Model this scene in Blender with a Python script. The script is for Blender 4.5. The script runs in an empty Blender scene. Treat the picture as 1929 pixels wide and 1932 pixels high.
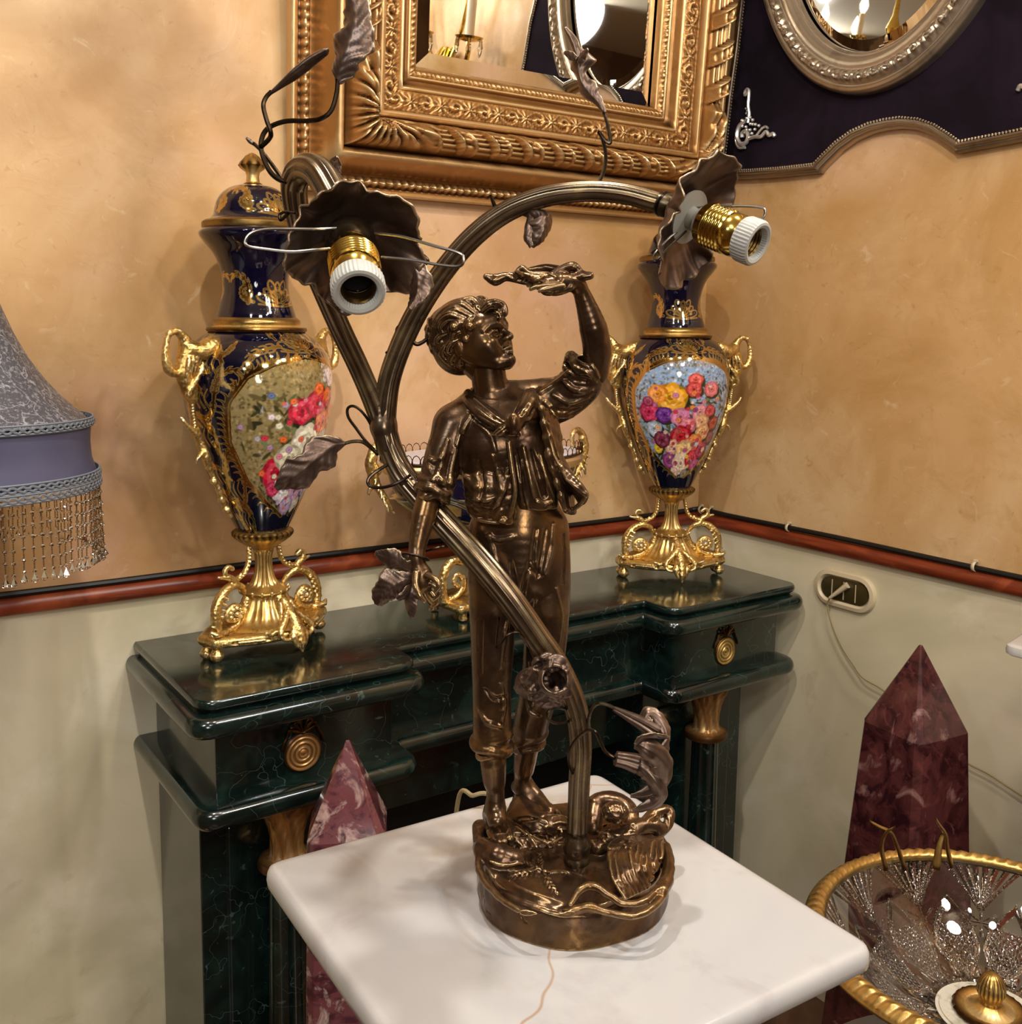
import bpy, bmesh, math, random
import numpy as np
from mathutils import Vector, Matrix
random.seed(7); rng = np.random.default_rng(7)
PI = math.pi
sc = bpy.context.scene
C = bpy.data.collections.new('scene'); sc.collection.children.link(C)
# ---------------------------------------------------------------- camera
W, H = 1929, 1932
FOC = 1898.5; YAW, PIT, ROL = .6278, -.1225, .0177
CAM = np.array([-2.064, -2.045, 1.7245]); CX, CY = 48.06, -103.64
_f = np.array([math.sin(YAW)*math.cos(PIT), math.cos(YAW)*math.cos(PIT), math.sin(PIT)])
_r = np.array([math.cos(YAW), -math.sin(YAW), 0.]); _u = np.cross(_r, _f)
CR = math.cos(ROL)*_r + math.sin(ROL)*_u; CU = -math.sin(ROL)*_r + math.cos(ROL)*_u
MC = np.array([CR, CU, _f])
cd = bpy.data.cameras.new('camera'); cam = bpy.data.objects.new('camera', cd); C.objects.link(cam)
cam.matrix_world = Matrix([[CR[i], CU[i], -_f[i], CAM[i]] for i in range(3)] + [[0, 0, 0, 1]])
cd.sensor_fit = 'HORIZONTAL'; cd.sensor_width = 36; cd.lens = 36*FOC/W
cd.shift_x = -CX/W; cd.shift_y = CY/W
cd.dof.use_dof = False; cd.clip_start = .02
sc.camera = cam
# ---------------------------------------------------------------- light
w = bpy.data.worlds.new('world'); sc.world = w; w.use_nodes = True
w.node_tree.nodes['Background'].inputs[0].default_value = (.9, .8, .7, 1); w.node_tree.nodes['Background'].inputs[1].default_value = .15
vs = sc.view_settings; vs.view_transform = 'Standard'; vs.look = 'None'; vs.exposure = -0.10; vs.gamma = 1; vs.use_curve_mapping = False
def area(loc, tgt, size, power, col, sy=None):
    l = bpy.data.lights.new('ceiling_and_fill_light', 'AREA'); l.energy = power; l.color = col; l.size = size; l.shape = 'DISK'
    o = bpy.data.objects.new('ceiling_and_fill_light', l); C.objects.link(o); o.location = loc
    o.rotation_euler = (Vector(tgt)-Vector(loc)).to_track_quat('-Z', 'Y').to_euler(); return o
WARM = (1, .87, .70); NEUT = (1, .95, .88); COOL = (.80, .90, 1)
area((-1.86, -1.37, 3.05), (-1.55, -.5, 1.3), .06, 20, NEUT)
area((-1.25, -1.7, 3.1), (-.9, -.4, 1.2), .16, 11, WARM)
area((-.75, -2.6, 3.1), (-.2, -.9, 1.2), .2, 13, WARM)
area((-3.2, -2.6, 3.1), (-1.2, -.6, 1.2), .25, 14, NEUT)
area((-1.9, -3.4, 3.1), (-1.4, -1.2, 1.2), .5, 18, NEUT)
area((-2.6, -3.6, 2.0), (-1.0, -.3, .9), .7, 18, NEUT)  # fill added low on the camera side to brighten the lower wall
area((-1.05, -2.0, 2.6), (-1.5, -1.35, 1.4), .06, 5, COOL)  # small cool lamp added for highlights on the bronze
area((-2.9, -1.9, 2.4), (-1.5, -1.35, 1.5), .08, 5, COOL)  # second cool lamp added for bronze highlights, from the left
area((-.55, -2.1, 2.95), (-.95, -1.2, .9), .28, 10, COOL)  # cool lamp added above to give the crystal bowl brighter reflections

# ---------------------------------------------------------------- picture rays (used with known planes to read positions)
def ray(px, py): return np.array([(px-W/2-CX)/FOC, -(py-H/2-CY)/FOC, 1.]) @ MC
def atx(px, py, x): d = ray(px, py); return CAM + d*(x-CAM[0])/d[0]
def aty(px, py, y): d = ray(px, py); return CAM + d*(y-CAM[1])/d[1]
def atz(px, py, z): d = ray(px, py); return CAM + d*(z-CAM[2])/d[2]
# ---------------------------------------------------------------- materials
def srgb(c):
    if isinstance(c, str): c = [int(c[i:i+2], 16)/255 for i in (0, 2, 4)]
    return tuple(((x/12.92) if x <= .04045 else ((x+.055)/1.055)**2.4) for x in c) + (1,)
MATS = {}
def mat(name, col, met=0., rough=.5, layers=(), bump=None, point=None, attr=None, spec=None, coat=0., trans=0., ior=None, rvar=None, emit=None, sss=0., gen=False):
    """layers: (colour, scale, lo, hi, detail, distortion[, 'noise'|'wave'|'voronoi'[, stretch xyz]])"""
    m = bpy.data.materials.new(name); m.use_nodes = True; nt = m.node_tree; N = nt.nodes; Lk = nt.links.new
    b = N['Principled BSDF']; I = b.inputs
    tc = N.new('ShaderNodeTexCoord'); src = tc.outputs['Generated' if gen else 'Object']
    I['Metallic'].default_value = met; I['Roughness'].default_value = rough
    if spec is not None: I['Specular IOR Level'].default_value = spec
    I['Coat Weight'].default_value = coat; I['Coat Roughness'].default_value = .06
    I['Transmission Weight'].default_value = trans
    if ior: I['IOR'].default_value = ior
    if sss: I['Subsurface Weight'].default_value = sss; I['Subsurface Radius'].default_value = (.02, .015, .01); I['Subsurface Scale'].default_value = .5
    if emit: I['Emission Color'].default_value = srgb(emit[0]); I['Emission Strength'].default_value = emit[1]
    def tex(sc_, det, dis, kind='noise', st=None):
        v = src
        if st:
            mp = N.new('ShaderNodeMapping'); mp.inputs['Scale'].default_value = st; Lk(src, mp.inputs[0]); v = mp.outputs[0]
        if kind == 'voronoi':
            t = N.new('ShaderNodeTexVoronoi'); t.feature = 'DISTANCE_TO_EDGE'; t.inputs['Scale'].default_value = sc_
            if dis:
                n2 = N.new('ShaderNodeTexNoise'); n2.inputs['Scale'].default_value = sc_*.9; n2.inputs['Detail'].default_value = 4; Lk(v, n2.inputs['Vector'])
                mx = N.new('ShaderNodeMix'); mx.data_type = 'RGBA'; mx.blend_type = 'LINEAR_LIGHT'; mx.inputs[0].default_value = dis; Lk(v, mx.inputs[6]); Lk(n2.outputs['Color'], mx.inputs[7]); v = mx.outputs[2]
            Lk(v, t.inputs['Vector']); return t.outputs['Distance']
        if kind == 'wave':
            t = N.new('ShaderNodeTexWave'); t.inputs['Scale'].default_value = sc_; t.inputs['Distortion'].default_value = dis; t.inputs['Detail'].default_value = det; Lk(v, t.inputs['Vector']); return t.outputs['Fac']
        t = N.new('ShaderNodeTexNoise'); t.inputs['Scale'].default_value = sc_; t.inputs['Detail'].default_value = det; t.inputs['Distortion'].default_value = dis; t.inputs['Roughness'].default_value = .6
        Lk(v, t.inputs['Vector']); return t.outputs['Fac']
    def ramp(fac, lo, hi):
        r = N.new('ShaderNodeMapRange'); r.inputs[1].default_value = lo; r.inputs[2].default_value = hi; r.clamp = True; Lk(fac, r.inputs[0]); return r.outputs[0]
    cur = None
    if attr:
        a = N.new('ShaderNodeAttribute'); a.attribute_name = attr; cur = a.outputs['Color']
        Lk(a.outputs['Alpha'], I['Metallic'])
    def mixc(fac, c2):
        nonlocal cur
        mx = N.new('ShaderNodeMix'); mx.data_type = 'RGBA'; Lk(fac, mx.inputs[0])
        if cur is None: mx.inputs[6].default_value = srgb(col)
        else: Lk(cur, mx.inputs[6])
        mx.inputs[7].default_value = srgb(c2); cur = mx.outputs[2]
    for L in layers:
        c2, s_, lo, hi, det, dis = L[:6]
        mixc(ramp(tex(s_, det, dis, *(L[6:8])), lo, hi), c2)
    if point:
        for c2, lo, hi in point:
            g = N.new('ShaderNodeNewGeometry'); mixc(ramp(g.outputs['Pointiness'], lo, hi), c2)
    if cur is None: I['Base Color'].default_value = srgb(col)
    else: Lk(cur, I['Base Color'])
    if rvar:
        r = N.new('ShaderNodeMapRange'); r.inputs[1].default_value = .3; r.inputs[2].default_value = .7; r.inputs[3].default_value = rvar[1]; r.inputs[4].default_value = rvar[2]
        Lk(tex(rvar[0], 4, .5), r.inputs[0]); Lk(r.outputs[0], I['Roughness'])
    if bump:
        prev = None
        for bs in (bump if isinstance(bump, list) else [bump]):
            bn = N.new('ShaderNodeBump'); bn.inputs['Strength'].default_value = bs[1]; bn.inputs['Distance'].default_value = bs[2]
            Lk(tex(bs[0], 5, bs[3] if len(bs) > 3 else .3, *(bs[4:6])), bn.inputs['Height'])
            if prev: Lk(prev, bn.inputs['Normal'])
            prev = bn.outputs[0]
        Lk(prev, I['Normal'])
    MATS[name] = m; return m
wall_up = mat('wall_glaze', 'c69c68', rough=.42, layers=[('d6b588', 1.6, .44, .66, 5, .8), ('ad8044', 2.2, .46, .72, 6, .7), ('cfa48c', 1.0, .54, .75, 3, .5), ('b98f5a', 11, .52, .80, 8, .8), ('a67a48', 30, .62, .80, 8, 1.2), ('d8bd96', 22, .62, .85, 6, 1.)], bump=[(9, .12, .01, 1.5), (60, .05, .002)], rvar=(5, .35, .6))
wall_low = mat('wall_cream', 'dccfae', rough=.4, layers=[('bfb896', 1.3, .42, .68, 4, .8), ('e6dac0', 2.9, .5, .72, 6, 1.2), ('b5a27e', 5, .62, .85, 7, 2.0), ('d4c4b4', .9, .5, .75, 2, .3)], bump=(14, .08, .008, 1.2), rvar=(4, .35, .6))
floor_m = mat('floor_tile', '6a4a34', rough=.25, layers=[('4c3122', 6, .4, .7, 6, 1)])
ceil_m = mat('ceiling_paint', 'cfc3b0', rough=.8)
room_m = mat('shop_wall', '8a6a48', rough=.6, layers=[('5a3f2a', 2, .4, .6, 3, 1.)])
wood = mat('red_wood', '8a3a1c', rough=.35, layers=[('5c2412', 3, .4, .65, 6, 1.5, 'noise', (1, 1, 12)), ('b25a34', 6, .55, .8, 5, 1)], bump=(40, .1, .001))
green = mat('green_marble', '0c1b17', rough=.14, layers=[('1b322b', 7, .45, .72, 8, 2.5), ('040b0a', 4, .48, .7, 6, 1.5), ('4a5e5a', 4.5, .004, .0, 4, .4, 'voronoi'), ('5f7a72', 20, .63, .86, 8, 2.5)], coat=.4, spec=.6, rvar=(9, .10, .24))
white = mat('white_marble', 'b6b3b1', rough=.16, layers=[('94888a', 4, .52, .80, 5, 1.6), ('c2bfb9', 2.6, .45, .7, 3, .6), ('a4947a', 3.1, .58, .82, 6, 2.2), ('a58a70', 2.1, .0035, 0., 3, .25, 'voronoi'), ('b9a58e', 70, .74, .82, 3, .2)], coat=.3, sss=.15)
redm = mat('red_marble', '522a29', rough=.14, layers=[('2f1418', 14, .44, .62, 8, 1.6), ('94706a', 13, .58, .72, 9, 1.4), ('6e3a38', 24, .55, .75, 6, 1.5), ('d9c0b2', 6, .70, .84, 8, 2.5)], coat=.35)
gilt = mat('gilt_bronze', 'd2ae66', met=.9, rough=.32, layers=[('a8803e', 34, .5, .75, 5, .8)], point=[('4a2e10', .493, .43), ('f6e6b4', .508, .56)], bump=(160, .12, .0015), rvar=(40, .24, .44))  # pointiness darkens the creases: shading put into the gilt colour
giltold = mat('antique_gold_leaf', 'a87a44', met=.65, rough=.38, layers=[('a0713c', 8, .5, .75, 6, 1.), ('c89c62', 17, .58, .8, 5, .8)], point=[('482a10', .498, .44), ('ecd09a', .512, .58)], bump=(70, .15, .002), rvar=(20, .26, .48))  # recesses of the carving coloured darker, as painted shade
cobalt_gold = None
silver = mat('silver_leaf', 'c0b09a', met=.85, rough=.3, layers=[('8a7c68', 9, .5, .75, 5, 1)], point=[('4a4036', .497, .40), ('efe8dc', .51, .6)], bump=(90, .1, .0015))
velvet = mat('black_velvet', '171018', rough=.95, layers=[('241a26', 5, .4, .7, 5, .8)], spec=.1, bump=(500, .3, .001))
mirror_m = mat('mirror_silvering', 'f2f2ee', met=1, rough=.015)
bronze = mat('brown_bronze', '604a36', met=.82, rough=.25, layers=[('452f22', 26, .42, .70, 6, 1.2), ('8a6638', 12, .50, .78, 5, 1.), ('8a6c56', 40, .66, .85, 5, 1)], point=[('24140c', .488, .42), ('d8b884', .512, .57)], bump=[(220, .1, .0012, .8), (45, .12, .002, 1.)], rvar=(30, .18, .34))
stem_m = mat('stem_bronze', '74614c', met=.88, rough=.27, layers=[('94805a', 25, .5, .7, 4, .6), ('554438', 9, .5, .7, 4, .6)], point=[('171009', .49, .42), ('d0c094', .51, .57)], rvar=(25, .18, .34))  # raised flutes coloured paler, a highlight painted into the bronze
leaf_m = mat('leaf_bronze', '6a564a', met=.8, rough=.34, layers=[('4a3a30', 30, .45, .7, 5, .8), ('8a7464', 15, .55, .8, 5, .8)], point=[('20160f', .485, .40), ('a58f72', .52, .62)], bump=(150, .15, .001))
brass = mat('polished_brass', 'e0c060', met=1, rough=.15, layers=[('b8923c', 60, .5, .8, 4, .5)])
ceram = mat('socket_porcelain', 'a9a69d', rough=.45, layers=[('8e8b82', 90, .55, .8, 4, .5)])
wire_m = mat('steel_wire', '8f8a82', met=1, rough=.3)
black = mat('dark_bore', '0c0a08', rough=.6)
cable_m = mat('black_cable', '0b0909', rough=.5)
cream_p = mat('cream_plastic', 'c9b896', rough=.4)
plug_d = mat('dark_plastic', '3a3016', rough=.3)
grey_satin = mat('grey_satin', '4a4a62', rough=.38, layers=[('56566e', 5, .4, .7, 3, .5)], spec=.5, bump=(300, .1, .0005))
glitter = mat('silver_lace', '55555c', rough=.4, met=.35, layers=[('86878e', 160, .52, .62, 3, .2), ('dfe0e6', 330, .66, .72, 2, 0), ('a9aab0', 9, .02, .0, 3, .25, 'voronoi')], bump=(200, .6, .002))
braid = mat('grey_braid', '70757c', rough=.6)
bead_d = mat('amber_beads', '6a4a20', met=.5, rough=.25)
crystal = mat('crystal_glass', 'ffffff', rough=.02, trans=1, ior=1.5)
white_pt = mat('white_china', 'dcdce6', rough=.2)

# ---------------------------------------------------------------- mesh helpers
def mesh(name, v, f, m, parent=None, smooth=True, auto=None):
    me = bpy.data.meshes.new(name)
    if isinstance(f, np.ndarray):
        v = np.asarray(v, np.float32); n = f.shape[1]
        me.vertices.add(len(v)); me.vertices.foreach_set('co', v.ravel())
        me.loops.add(f.size); me.loops.foreach_set('vertex_index', f.ravel().astype(np.int32))
        me.polygons.add(len(f)); me.polygons.foreach_set('loop_start', np.arange(0, f.size, n, dtype=np.int32))
        me.update(calc_edges=True)
    else:
        me.from_pydata([tuple(map(float, p)) for p in v], [], f); me.update()
    me.polygons.foreach_set('use_smooth', [bool(smooth)]*len(me.polygons))
    if auto: me.set_sharp_from_angle(angle=math.radians(auto))
    if m: me.materials.append(m)
    o = bpy.data.objects.new(name, me); C.objects.link(o)
    if parent is not None: o.parent = parent
    return o
def empty(name, loc=(0, 0, 0), rz=0.):
    o = bpy.data.objects.new(name, None); C.objects.link(o); o.location = loc; o.rotation_euler = (0, 0, rz); o.empty_display_size = .05; return o
def tag(o, label, cat, group=None):
    o['label'] = label; o['category'] = cat
    if group: o['group'] = group
    return o
def struct(o): o['kind'] = 'structure'; return o
class MB:
    def __init__(s): s.v = []; s.f = []
    def add(s, v, f):
        n = len(s.v); s.v += [tuple(p) for p in v]; s.f += [[i+n for i in q] for q in f]; return s
    def grid(s, P, closeu=False, closev=False, capv=False):
        """P[u][v] array (nu,nv,3)"""
        P = np.asarray(P, float); nu, nv = P.shape[:2]; f = []
        for i in range(nu if closeu else nu-1):
            for j in range(nv if closev else nv-1):
                f.append([i*nv+j, ((i+1) % nu)*nv+j, ((i+1) % nu)*nv+(j+1) % nv, i*nv+(j+1) % nv])
        if capv:
            f.append([j for j in range(nv)]); f.append([(nu-1)*nv+j for j in range(nv)][::-1])
        return s.add(P.reshape(-1, 3), f)
    def box(s, c, d, M=None):
        v = np.array([[x, y, z] for x in (-.5, .5) for y in (-.5, .5) for z in (-.5, .5)])*d
        if M is not None: v = v @ np.asarray(M).T
        return s.add(v+np.array(c), [[0, 1, 3, 2], [4, 6, 7, 5], [0, 4, 5, 1], [2, 3, 7, 6], [0, 2, 6, 4], [1, 5, 7, 3]])
    def build(s, name, m, parent=None, smooth=True, auto=35): return mesh(name, s.v, s.f, m, parent, smooth, auto)
def bev(o, wdt, seg=3):
    b = o.modifiers.new('bevel', 'BEVEL'); b.width = wdt; b.segments = seg; b.limit_method = 'ANGLE'; b.angle_limit = math.radians(40); b.harden_normals = False; return o
def cat(P, n=8):
    """Catmull-Rom through points (k,d) -> smooth polyline"""
    P = np.asarray(P, float)
    if len(P) < 3: return np.array([P[0]+(P[-1]-P[0])*t for t in np.linspace(0, 1, n+1)])
    Q = np.vstack([2*P[0]-P[1], P, 2*P[-1]-P[-2]]); out = []
    for i in range(1, len(Q)-2):
        a, b, c, d = Q[i-1], Q[i], Q[i+1], Q[i+2]
        for t in np.linspace(0, 1, n, endpoint=False):
            out.append(.5*((2*b)+(c-a)*t+(2*a-5*b+4*c-d)*t*t+(3*b-a-3*c+d)*t**3))
    out.append(P[-1]); return np.array(out)
def frames(P):
    P = np.asarray(P, float); T = np.gradient(P, axis=0); T /= np.linalg.norm(T, axis=1)[:, None]+1e-12
    n = np.cross(T[0], [0, 0, 1.]);
    if np.linalg.norm(n) < 1e-3: n = np.cross(T[0], [0, 1., 0])
    n /= np.linalg.norm(n); A = [n]
    for i in range(1, len(P)):
        n = n - T[i]*np.dot(n, T[i]); n /= np.linalg.norm(n); A.append(n)
    A = np.array(A); return T, A, np.cross(T, A)
def tube(mb, P, r, n=10, flute=None, cap=True, flat=1.):
    P = np.asarray(P, float); r = np.broadcast_to(np.asarray(r, float), (len(P),)); T, A, B = frames(P)
    th = np.linspace(0, 2*PI, n, endpoint=False); k = np.ones(n)
    if flute: k = 1-flute[1]*np.abs(np.sin(th*flute[0]/2))**1.5 if flute[2:] else 1-flute[1]*(.5-.5*np.cos(th*flute[0]))
    G = P[:, None]+r[:, None, None]*k[None, :, None]*(np.cos(th)[None, :, None]*A[:, None]+flat*np.sin(th)[None, :, None]*B[:, None])
    mb.grid(G, closev=True, capv=cap); return mb
def lathe(mb, prof, n=32, c=(0, 0, 0), rib=None, M=None, cap=True, ell=1.):
    prof = np.asarray(prof, float); th = np.linspace(0, 2*PI, n, endpoint=False)
    r = prof[:, 0][:, None]*np.ones(n)[None]
    if rib is not None: r = r*rib(th[None], prof[:, 1][:, None])
    G = np.stack([r*np.cos(th), r*np.sin(th)*ell, prof[:, 1][:, None]*np.ones(n)[None]], -1)
    if M is not None: G = G @ np.asarray(M).T
    G = G+np.array(c); mb.grid(G.transpose(0, 1, 2), closev=True, capv=cap); return mb
def axis_mat(d, up=(0, 0, 1)):
    """columns: x, y, z=d"""
    z = np.array(d, float); z /= np.linalg.norm(z); x = np.cross(up, z)
    if np.linalg.norm(x) < 1e-4: x = np.cross((1, 0, 0), z)
    x /= np.linalg.norm(x); y = np.cross(z, x); return np.stack([x, y, z], 1)
def offset_poly(P, d):
    P = np.asarray(P, float); n = len(P); out = []
    for i in range(n):
        a = P[i]-P[i-1]; b = P[(i+1) % n]-P[i]; a /= np.linalg.norm(a)+1e-12; b /= np.linalg.norm(b)+1e-12
        na = np.array([a[1], -a[0]]); nb = np.array([b[1], -b[0]]); m = na+nb; m /= np.linalg.norm(m)+1e-12
        out.append(P[i]+m*d/max(.5, np.dot(m, na)))
    return np.array(out)
def round_poly(P, rad, n=5):
    """round the corners of a CCW polygon; rad may be a list"""
    out = []; k = len(P)
    for i in range(k):
        p = np.array(P[i], float); a = np.array(P[i-1], float)-p; b = np.array(P[(i+1) % k], float)-p
        r = rad[i] if hasattr(rad, '__len__') else rad
        if r <= 0: out.append(p); continue
        la, lb = np.linalg.norm(a), np.linalg.norm(b); r = min(r, la*.49, lb*.49); a /= la; b /= lb
        for t in np.linspace(0, 1, n): out.append((1-t)**2*(p+a*r)+2*t*(1-t)*p+t*t*(p+b*r))
    return np.array(out)
def slab(plan, prof, mb=None):
    """plan CCW (k,2); prof list of (offset, z) from bottom to top"""
    mb = mb or MB(); G = []
    for d, z in prof:
        q = offset_poly(plan, d); G.append(np.column_stack([q, np.full(len(q), z)]))
    mb.grid(np.array(G), closev=True, capv=True); return mb
def bull(r, z0, z1, n=6): # bullnose profile between z0 and z1 with outward bulge r
    return [(r*math.sin(t)-0*r, z0+(z1-z0)*(.5-.5*math.cos(t))) for t in np.linspace(0, PI, n*2+1)]
def vnoise(P, s, seed=0):
    """smooth value noise on points (n,3)"""
    P = np.asarray(P, float)*s; i = np.floor(P).astype(np.int64); f = P-i; f = f*f*(3-2*f); out = 0
    def h(a, b, c):
        n = (a*73856093) ^ (b*19349663) ^ (c*83492791) ^ (seed*2654435761); n = (n ^ (n >> 13))*1274126177; return ((n ^ (n >> 16)) & 0xffff)/65535.
    for dx in (0, 1):
        for dy in (0, 1):
            for dz in (0, 1):
                w_ = (f[:, 0] if dx else 1-f[:, 0])*(f[:, 1] if dy else 1-f[:, 1])*(f[:, 2] if dz else 1-f[:, 2])
                out = out+w_*h(i[:, 0]+dx, i[:, 1]+dy, i[:, 2]+dz)
    return out*2-1
# ---------------------------------------------------------------- implicit modelling (smooth unions, meshed with surface nets)
class SDF:
    def __init__(s, lo, hi, h):
        s.lo = np.array(lo, float); s.h = h; s.n = np.ceil((np.array(hi)-s.lo)/h).astype(int)+1
        s.F = np.full(tuple(s.n), .05, np.float32)
    def win(s, lo, hi):
        a = np.clip(np.floor((np.array(lo)-s.lo)/s.h).astype(int), 0, s.n-1); b = np.clip(np.ceil((np.array(hi)-s.lo)/s.h).astype(int)+1, 1, s.n)
        if (b <= a).any(): return None
        g = [(s.lo[k]+s.h*np.arange(a[k], b[k])).astype(np.float32) for k in range(3)]
        return (slice(a[0], b[0]), slice(a[1], b[1]), slice(a[2], b[2])), np.meshgrid(*g, indexing='ij', sparse=True)
    def comb(s, sl, d, k, op):
        A = s.F[sl]
        if op == 'add':
            if k > 0: hh = np.maximum(k-np.abs(A-d), 0)/k; s.F[sl] = np.minimum(A, d)-hh*hh*k*.25
            else: s.F[sl] = np.minimum(A, d)
        else:
            d = -d; hh = np.maximum(k-np.abs(A-d), 0)/max(k, 1e-6); s.F[sl] = np.maximum(A, d)+hh*hh*k*.25
    def stroke(s, P, r, k=.004, op='add'):
        P = np.asarray(P, float); r = np.broadcast_to(np.asarray(r, float), (len(P),))
        m = k+2*s.h
        lo = (P-r[:, None]).min(0)-m; hi = (P+r[:, None]).max(0)+m; w_ = s.win(lo, hi)
        if w_ is None: return s
        # all segments of one stroke join sharply, the stroke then blends with the rest
        sl, (X, Y, Z) = w_; D = np.full(s.F[sl].shape, .05, np.float32); o0 = np.array([q.start for q in sl])
        for i in range(max(1, len(P)-1)):
            a = P[i]; b = P[min(i+1, len(P)-1)]; ra, rb = r[i], r[min(i+1, len(P)-1)]
            lo = np.minimum(a-ra, b-rb)-m; hi = np.maximum(a+ra, b+rb)+m; w2 = s.win(lo, hi)
            if w2 is None: continue
            s2, (x, y, z) = w2; s3 = tuple(slice(q.start-o, q.stop-o) for q, o in zip(s2, o0))
            ab = b-a; L2 = float(ab@ab)+1e-12
            t = np.clip(((x-a[0])*ab[0]+(y-a[1])*ab[1]+(z-a[2])*ab[2])/L2, 0, 1)
            d = np.sqrt((x-a[0]-t*ab[0])**2+(y-a[1]-t*ab[1])**2+(z-a[2]-t*ab[2])**2)-(ra+t*(rb-ra))
            D[s3] = np.minimum(D[s3], d)
        s.comb(sl, D, k, op); return s
    def ell(s, c, r, k=.004, R=None, op='add'):
        c = np.asarray(c, float); r = np.asarray(r, float)*np.ones(3); m = k+2*s.h; e = r.max()+m if R is not None else r+m
        w_ = s.win(c-e, c+e)
        if w_ is None: return s
        sl, (X, Y, Z) = w_; x, y, z = X-c[0], Y-c[1], Z-c[2]
        if R is not None:
            R = np.asarray(R); x, y, z = R[0, 0]*x+R[1, 0]*y+R[2, 0]*z, R[0, 1]*x+R[1, 1]*y+R[2, 1]*z, R[0, 2]*x+R[1, 2]*y+R[2, 2]*z
        q = np.sqrt((x/r[0])**2+(y/r[1])**2+(z/r[2])**2); g = np.sqrt((x/r[0]**2)**2+(y/r[1]**2)**2+(z/r[2]**2)**2)+1e-9
        s.comb(sl, (q*(q-1)/g).astype(np.float32), k, op); return s
    def tri(s, Ps, th, k=.003, op='add'):
        """thick triangles (list of 3 points), a sheet of cloth or petal"""
        for a, b, c in Ps:
            a, b, c = map(lambda q: np.asarray(q, float), (a, b, c)); m = th+k+2*s.h
            w_ = s.win(np.minimum(np.minimum(a, b), c)-m, np.maximum(np.maximum(a, b), c)+m)
            if w_ is None: continue
            sl, (X, Y, Z) = w_; e0, e1 = b-a, c-a; n = np.cross(e0, e1); nn = n/(np.linalg.norm(n)+1e-12)
            vx, vy, vz = X-a[0], Y-a[1], Z-a[2]
            d00, d01, d11 = e0@e0, e0@e1, e1@e1; den = d00*d11-d01*d01+1e-18
            d20 = vx*e0[0]+vy*e0[1]+vz*e0[2]; d21 = vx*e1[0]+vy*e1[1]+vz*e1[2]
            v = (d11*d20-d01*d21)/den; w = (d00*d21-d01*d20)/den; ins = (v >= 0) & (w >= 0) & (v+w <= 1)
            pl = np.abs(vx*nn[0]+vy*nn[1]+vz*nn[2]); D = np.where(ins, pl, 1e3)
            for p, q in ((a, b), (b, c), (c, a)):
                pq = q-p; t = np.clip(((X-p[0])*pq[0]+(Y-p[1])*pq[1]+(Z-p[2])*pq[2])/(pq@pq+1e-12), 0, 1)
                D = np.minimum(D, np.sqrt((X-p[0]-t*pq[0])**2+(Y-p[1]-t*pq[1])**2+(Z-p[2]-t*pq[2])**2))
            s.comb(sl, (D-th).astype(np.float32), k, op)
        return s
    def planecut(s, p, n, k=.001):
        X, Y, Z = np.meshgrid(*[(s.lo[i]+s.h*np.arange(s.n[i])).astype(np.float32) for i in range(3)], indexing='ij', sparse=True)
        n = np.array(n, float); n /= np.linalg.norm(n); d = (X-p[0])*n[0]+(Y-p[1])*n[1]+(Z-p[2])*n[2]
        s.F = np.maximum(s.F, d.astype(np.float32)); return s
    def mesh(s):
        F = s.F; F[0], F[-1], F[:, 0], F[:, -1], F[:, :, 0], F[:, :, -1] = (.01,)*6
        S = F < 0; c = np.zeros(tuple(np.array(F.shape)-1), np.int8)
        for a in (0, 1):
            for b in (0, 1):
                for d in (0, 1): c += S[a:a+c.shape[0], b:b+c.shape[1], d:d+c.shape[2]]
        act = (c > 0) & (c < 8); I = np.argwhere(act); vid = np.full(c.shape, -1, np.int32); vid[act] = np.arange(len(I))
        acc = np.zeros((len(I), 3)); cn = np.zeros(len(I)); K = [(a, b, d) for a in (0, 1) for b in (0, 1) for d in (0, 1)]
        for p in K:
            for ax in range(3):
                if p[ax]: continue
                q = list(p); q[ax] = 1
                fa = F[I[:, 0]+p[0], I[:, 1]+p[1], I[:, 2]+p[2]]; fb = F[I[:, 0]+q[0], I[:, 1]+q[1], I[:, 2]+q[2]]
                m = (fa < 0) != (fb < 0); t = fa[m]/(fa[m]-fb[m]); e = np.tile(np.array(p, float), (m.sum(), 1)); e[:, ax] += t
                acc[m] += e; cn[m] += 1
        V = s.lo+s.h*(I+acc/cn[:, None]); Q = []
        for ax in range(3):
            o = [i for i in range(3) if i != ax]; n = F.shape
            sl0 = [slice(1, -1)]*3; sl1 = [slice(1, -1)]*3; sl0[ax] = slice(0, n[ax]-1); sl1[ax] = slice(1, n[ax])
            A = S[tuple(sl0)]; B = S[tuple(sl1)]; ix = np.argwhere(A != B); fl = A[ix[:, 0], ix[:, 1], ix[:, 2]]
            base = ix.copy(); base[:, o[0]] += 1; base[:, o[1]] += 1
            def g(d0, d1):
                q = base.copy(); q[:, o[0]] += d0; q[:, o[1]] += d1; return vid[q[:, 0], q[:, 1], q[:, 2]]
            quad = np.stack([g(-1, -1), g(0, -1), g(0, 0), g(-1, 0)], 1)
            flip = fl if ax != 1 else ~fl
            quad[~flip] = quad[~flip][:, ::-1]; Q.append(quad)
        return V, np.vstack(Q)
    def obj(s, name, m, parent=None, disp=None):
        V, Q = s.mesh()
        if disp: V = disp(V)
        o = mesh(name, V, Q.astype(np.int32), m, parent); return o
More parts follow.
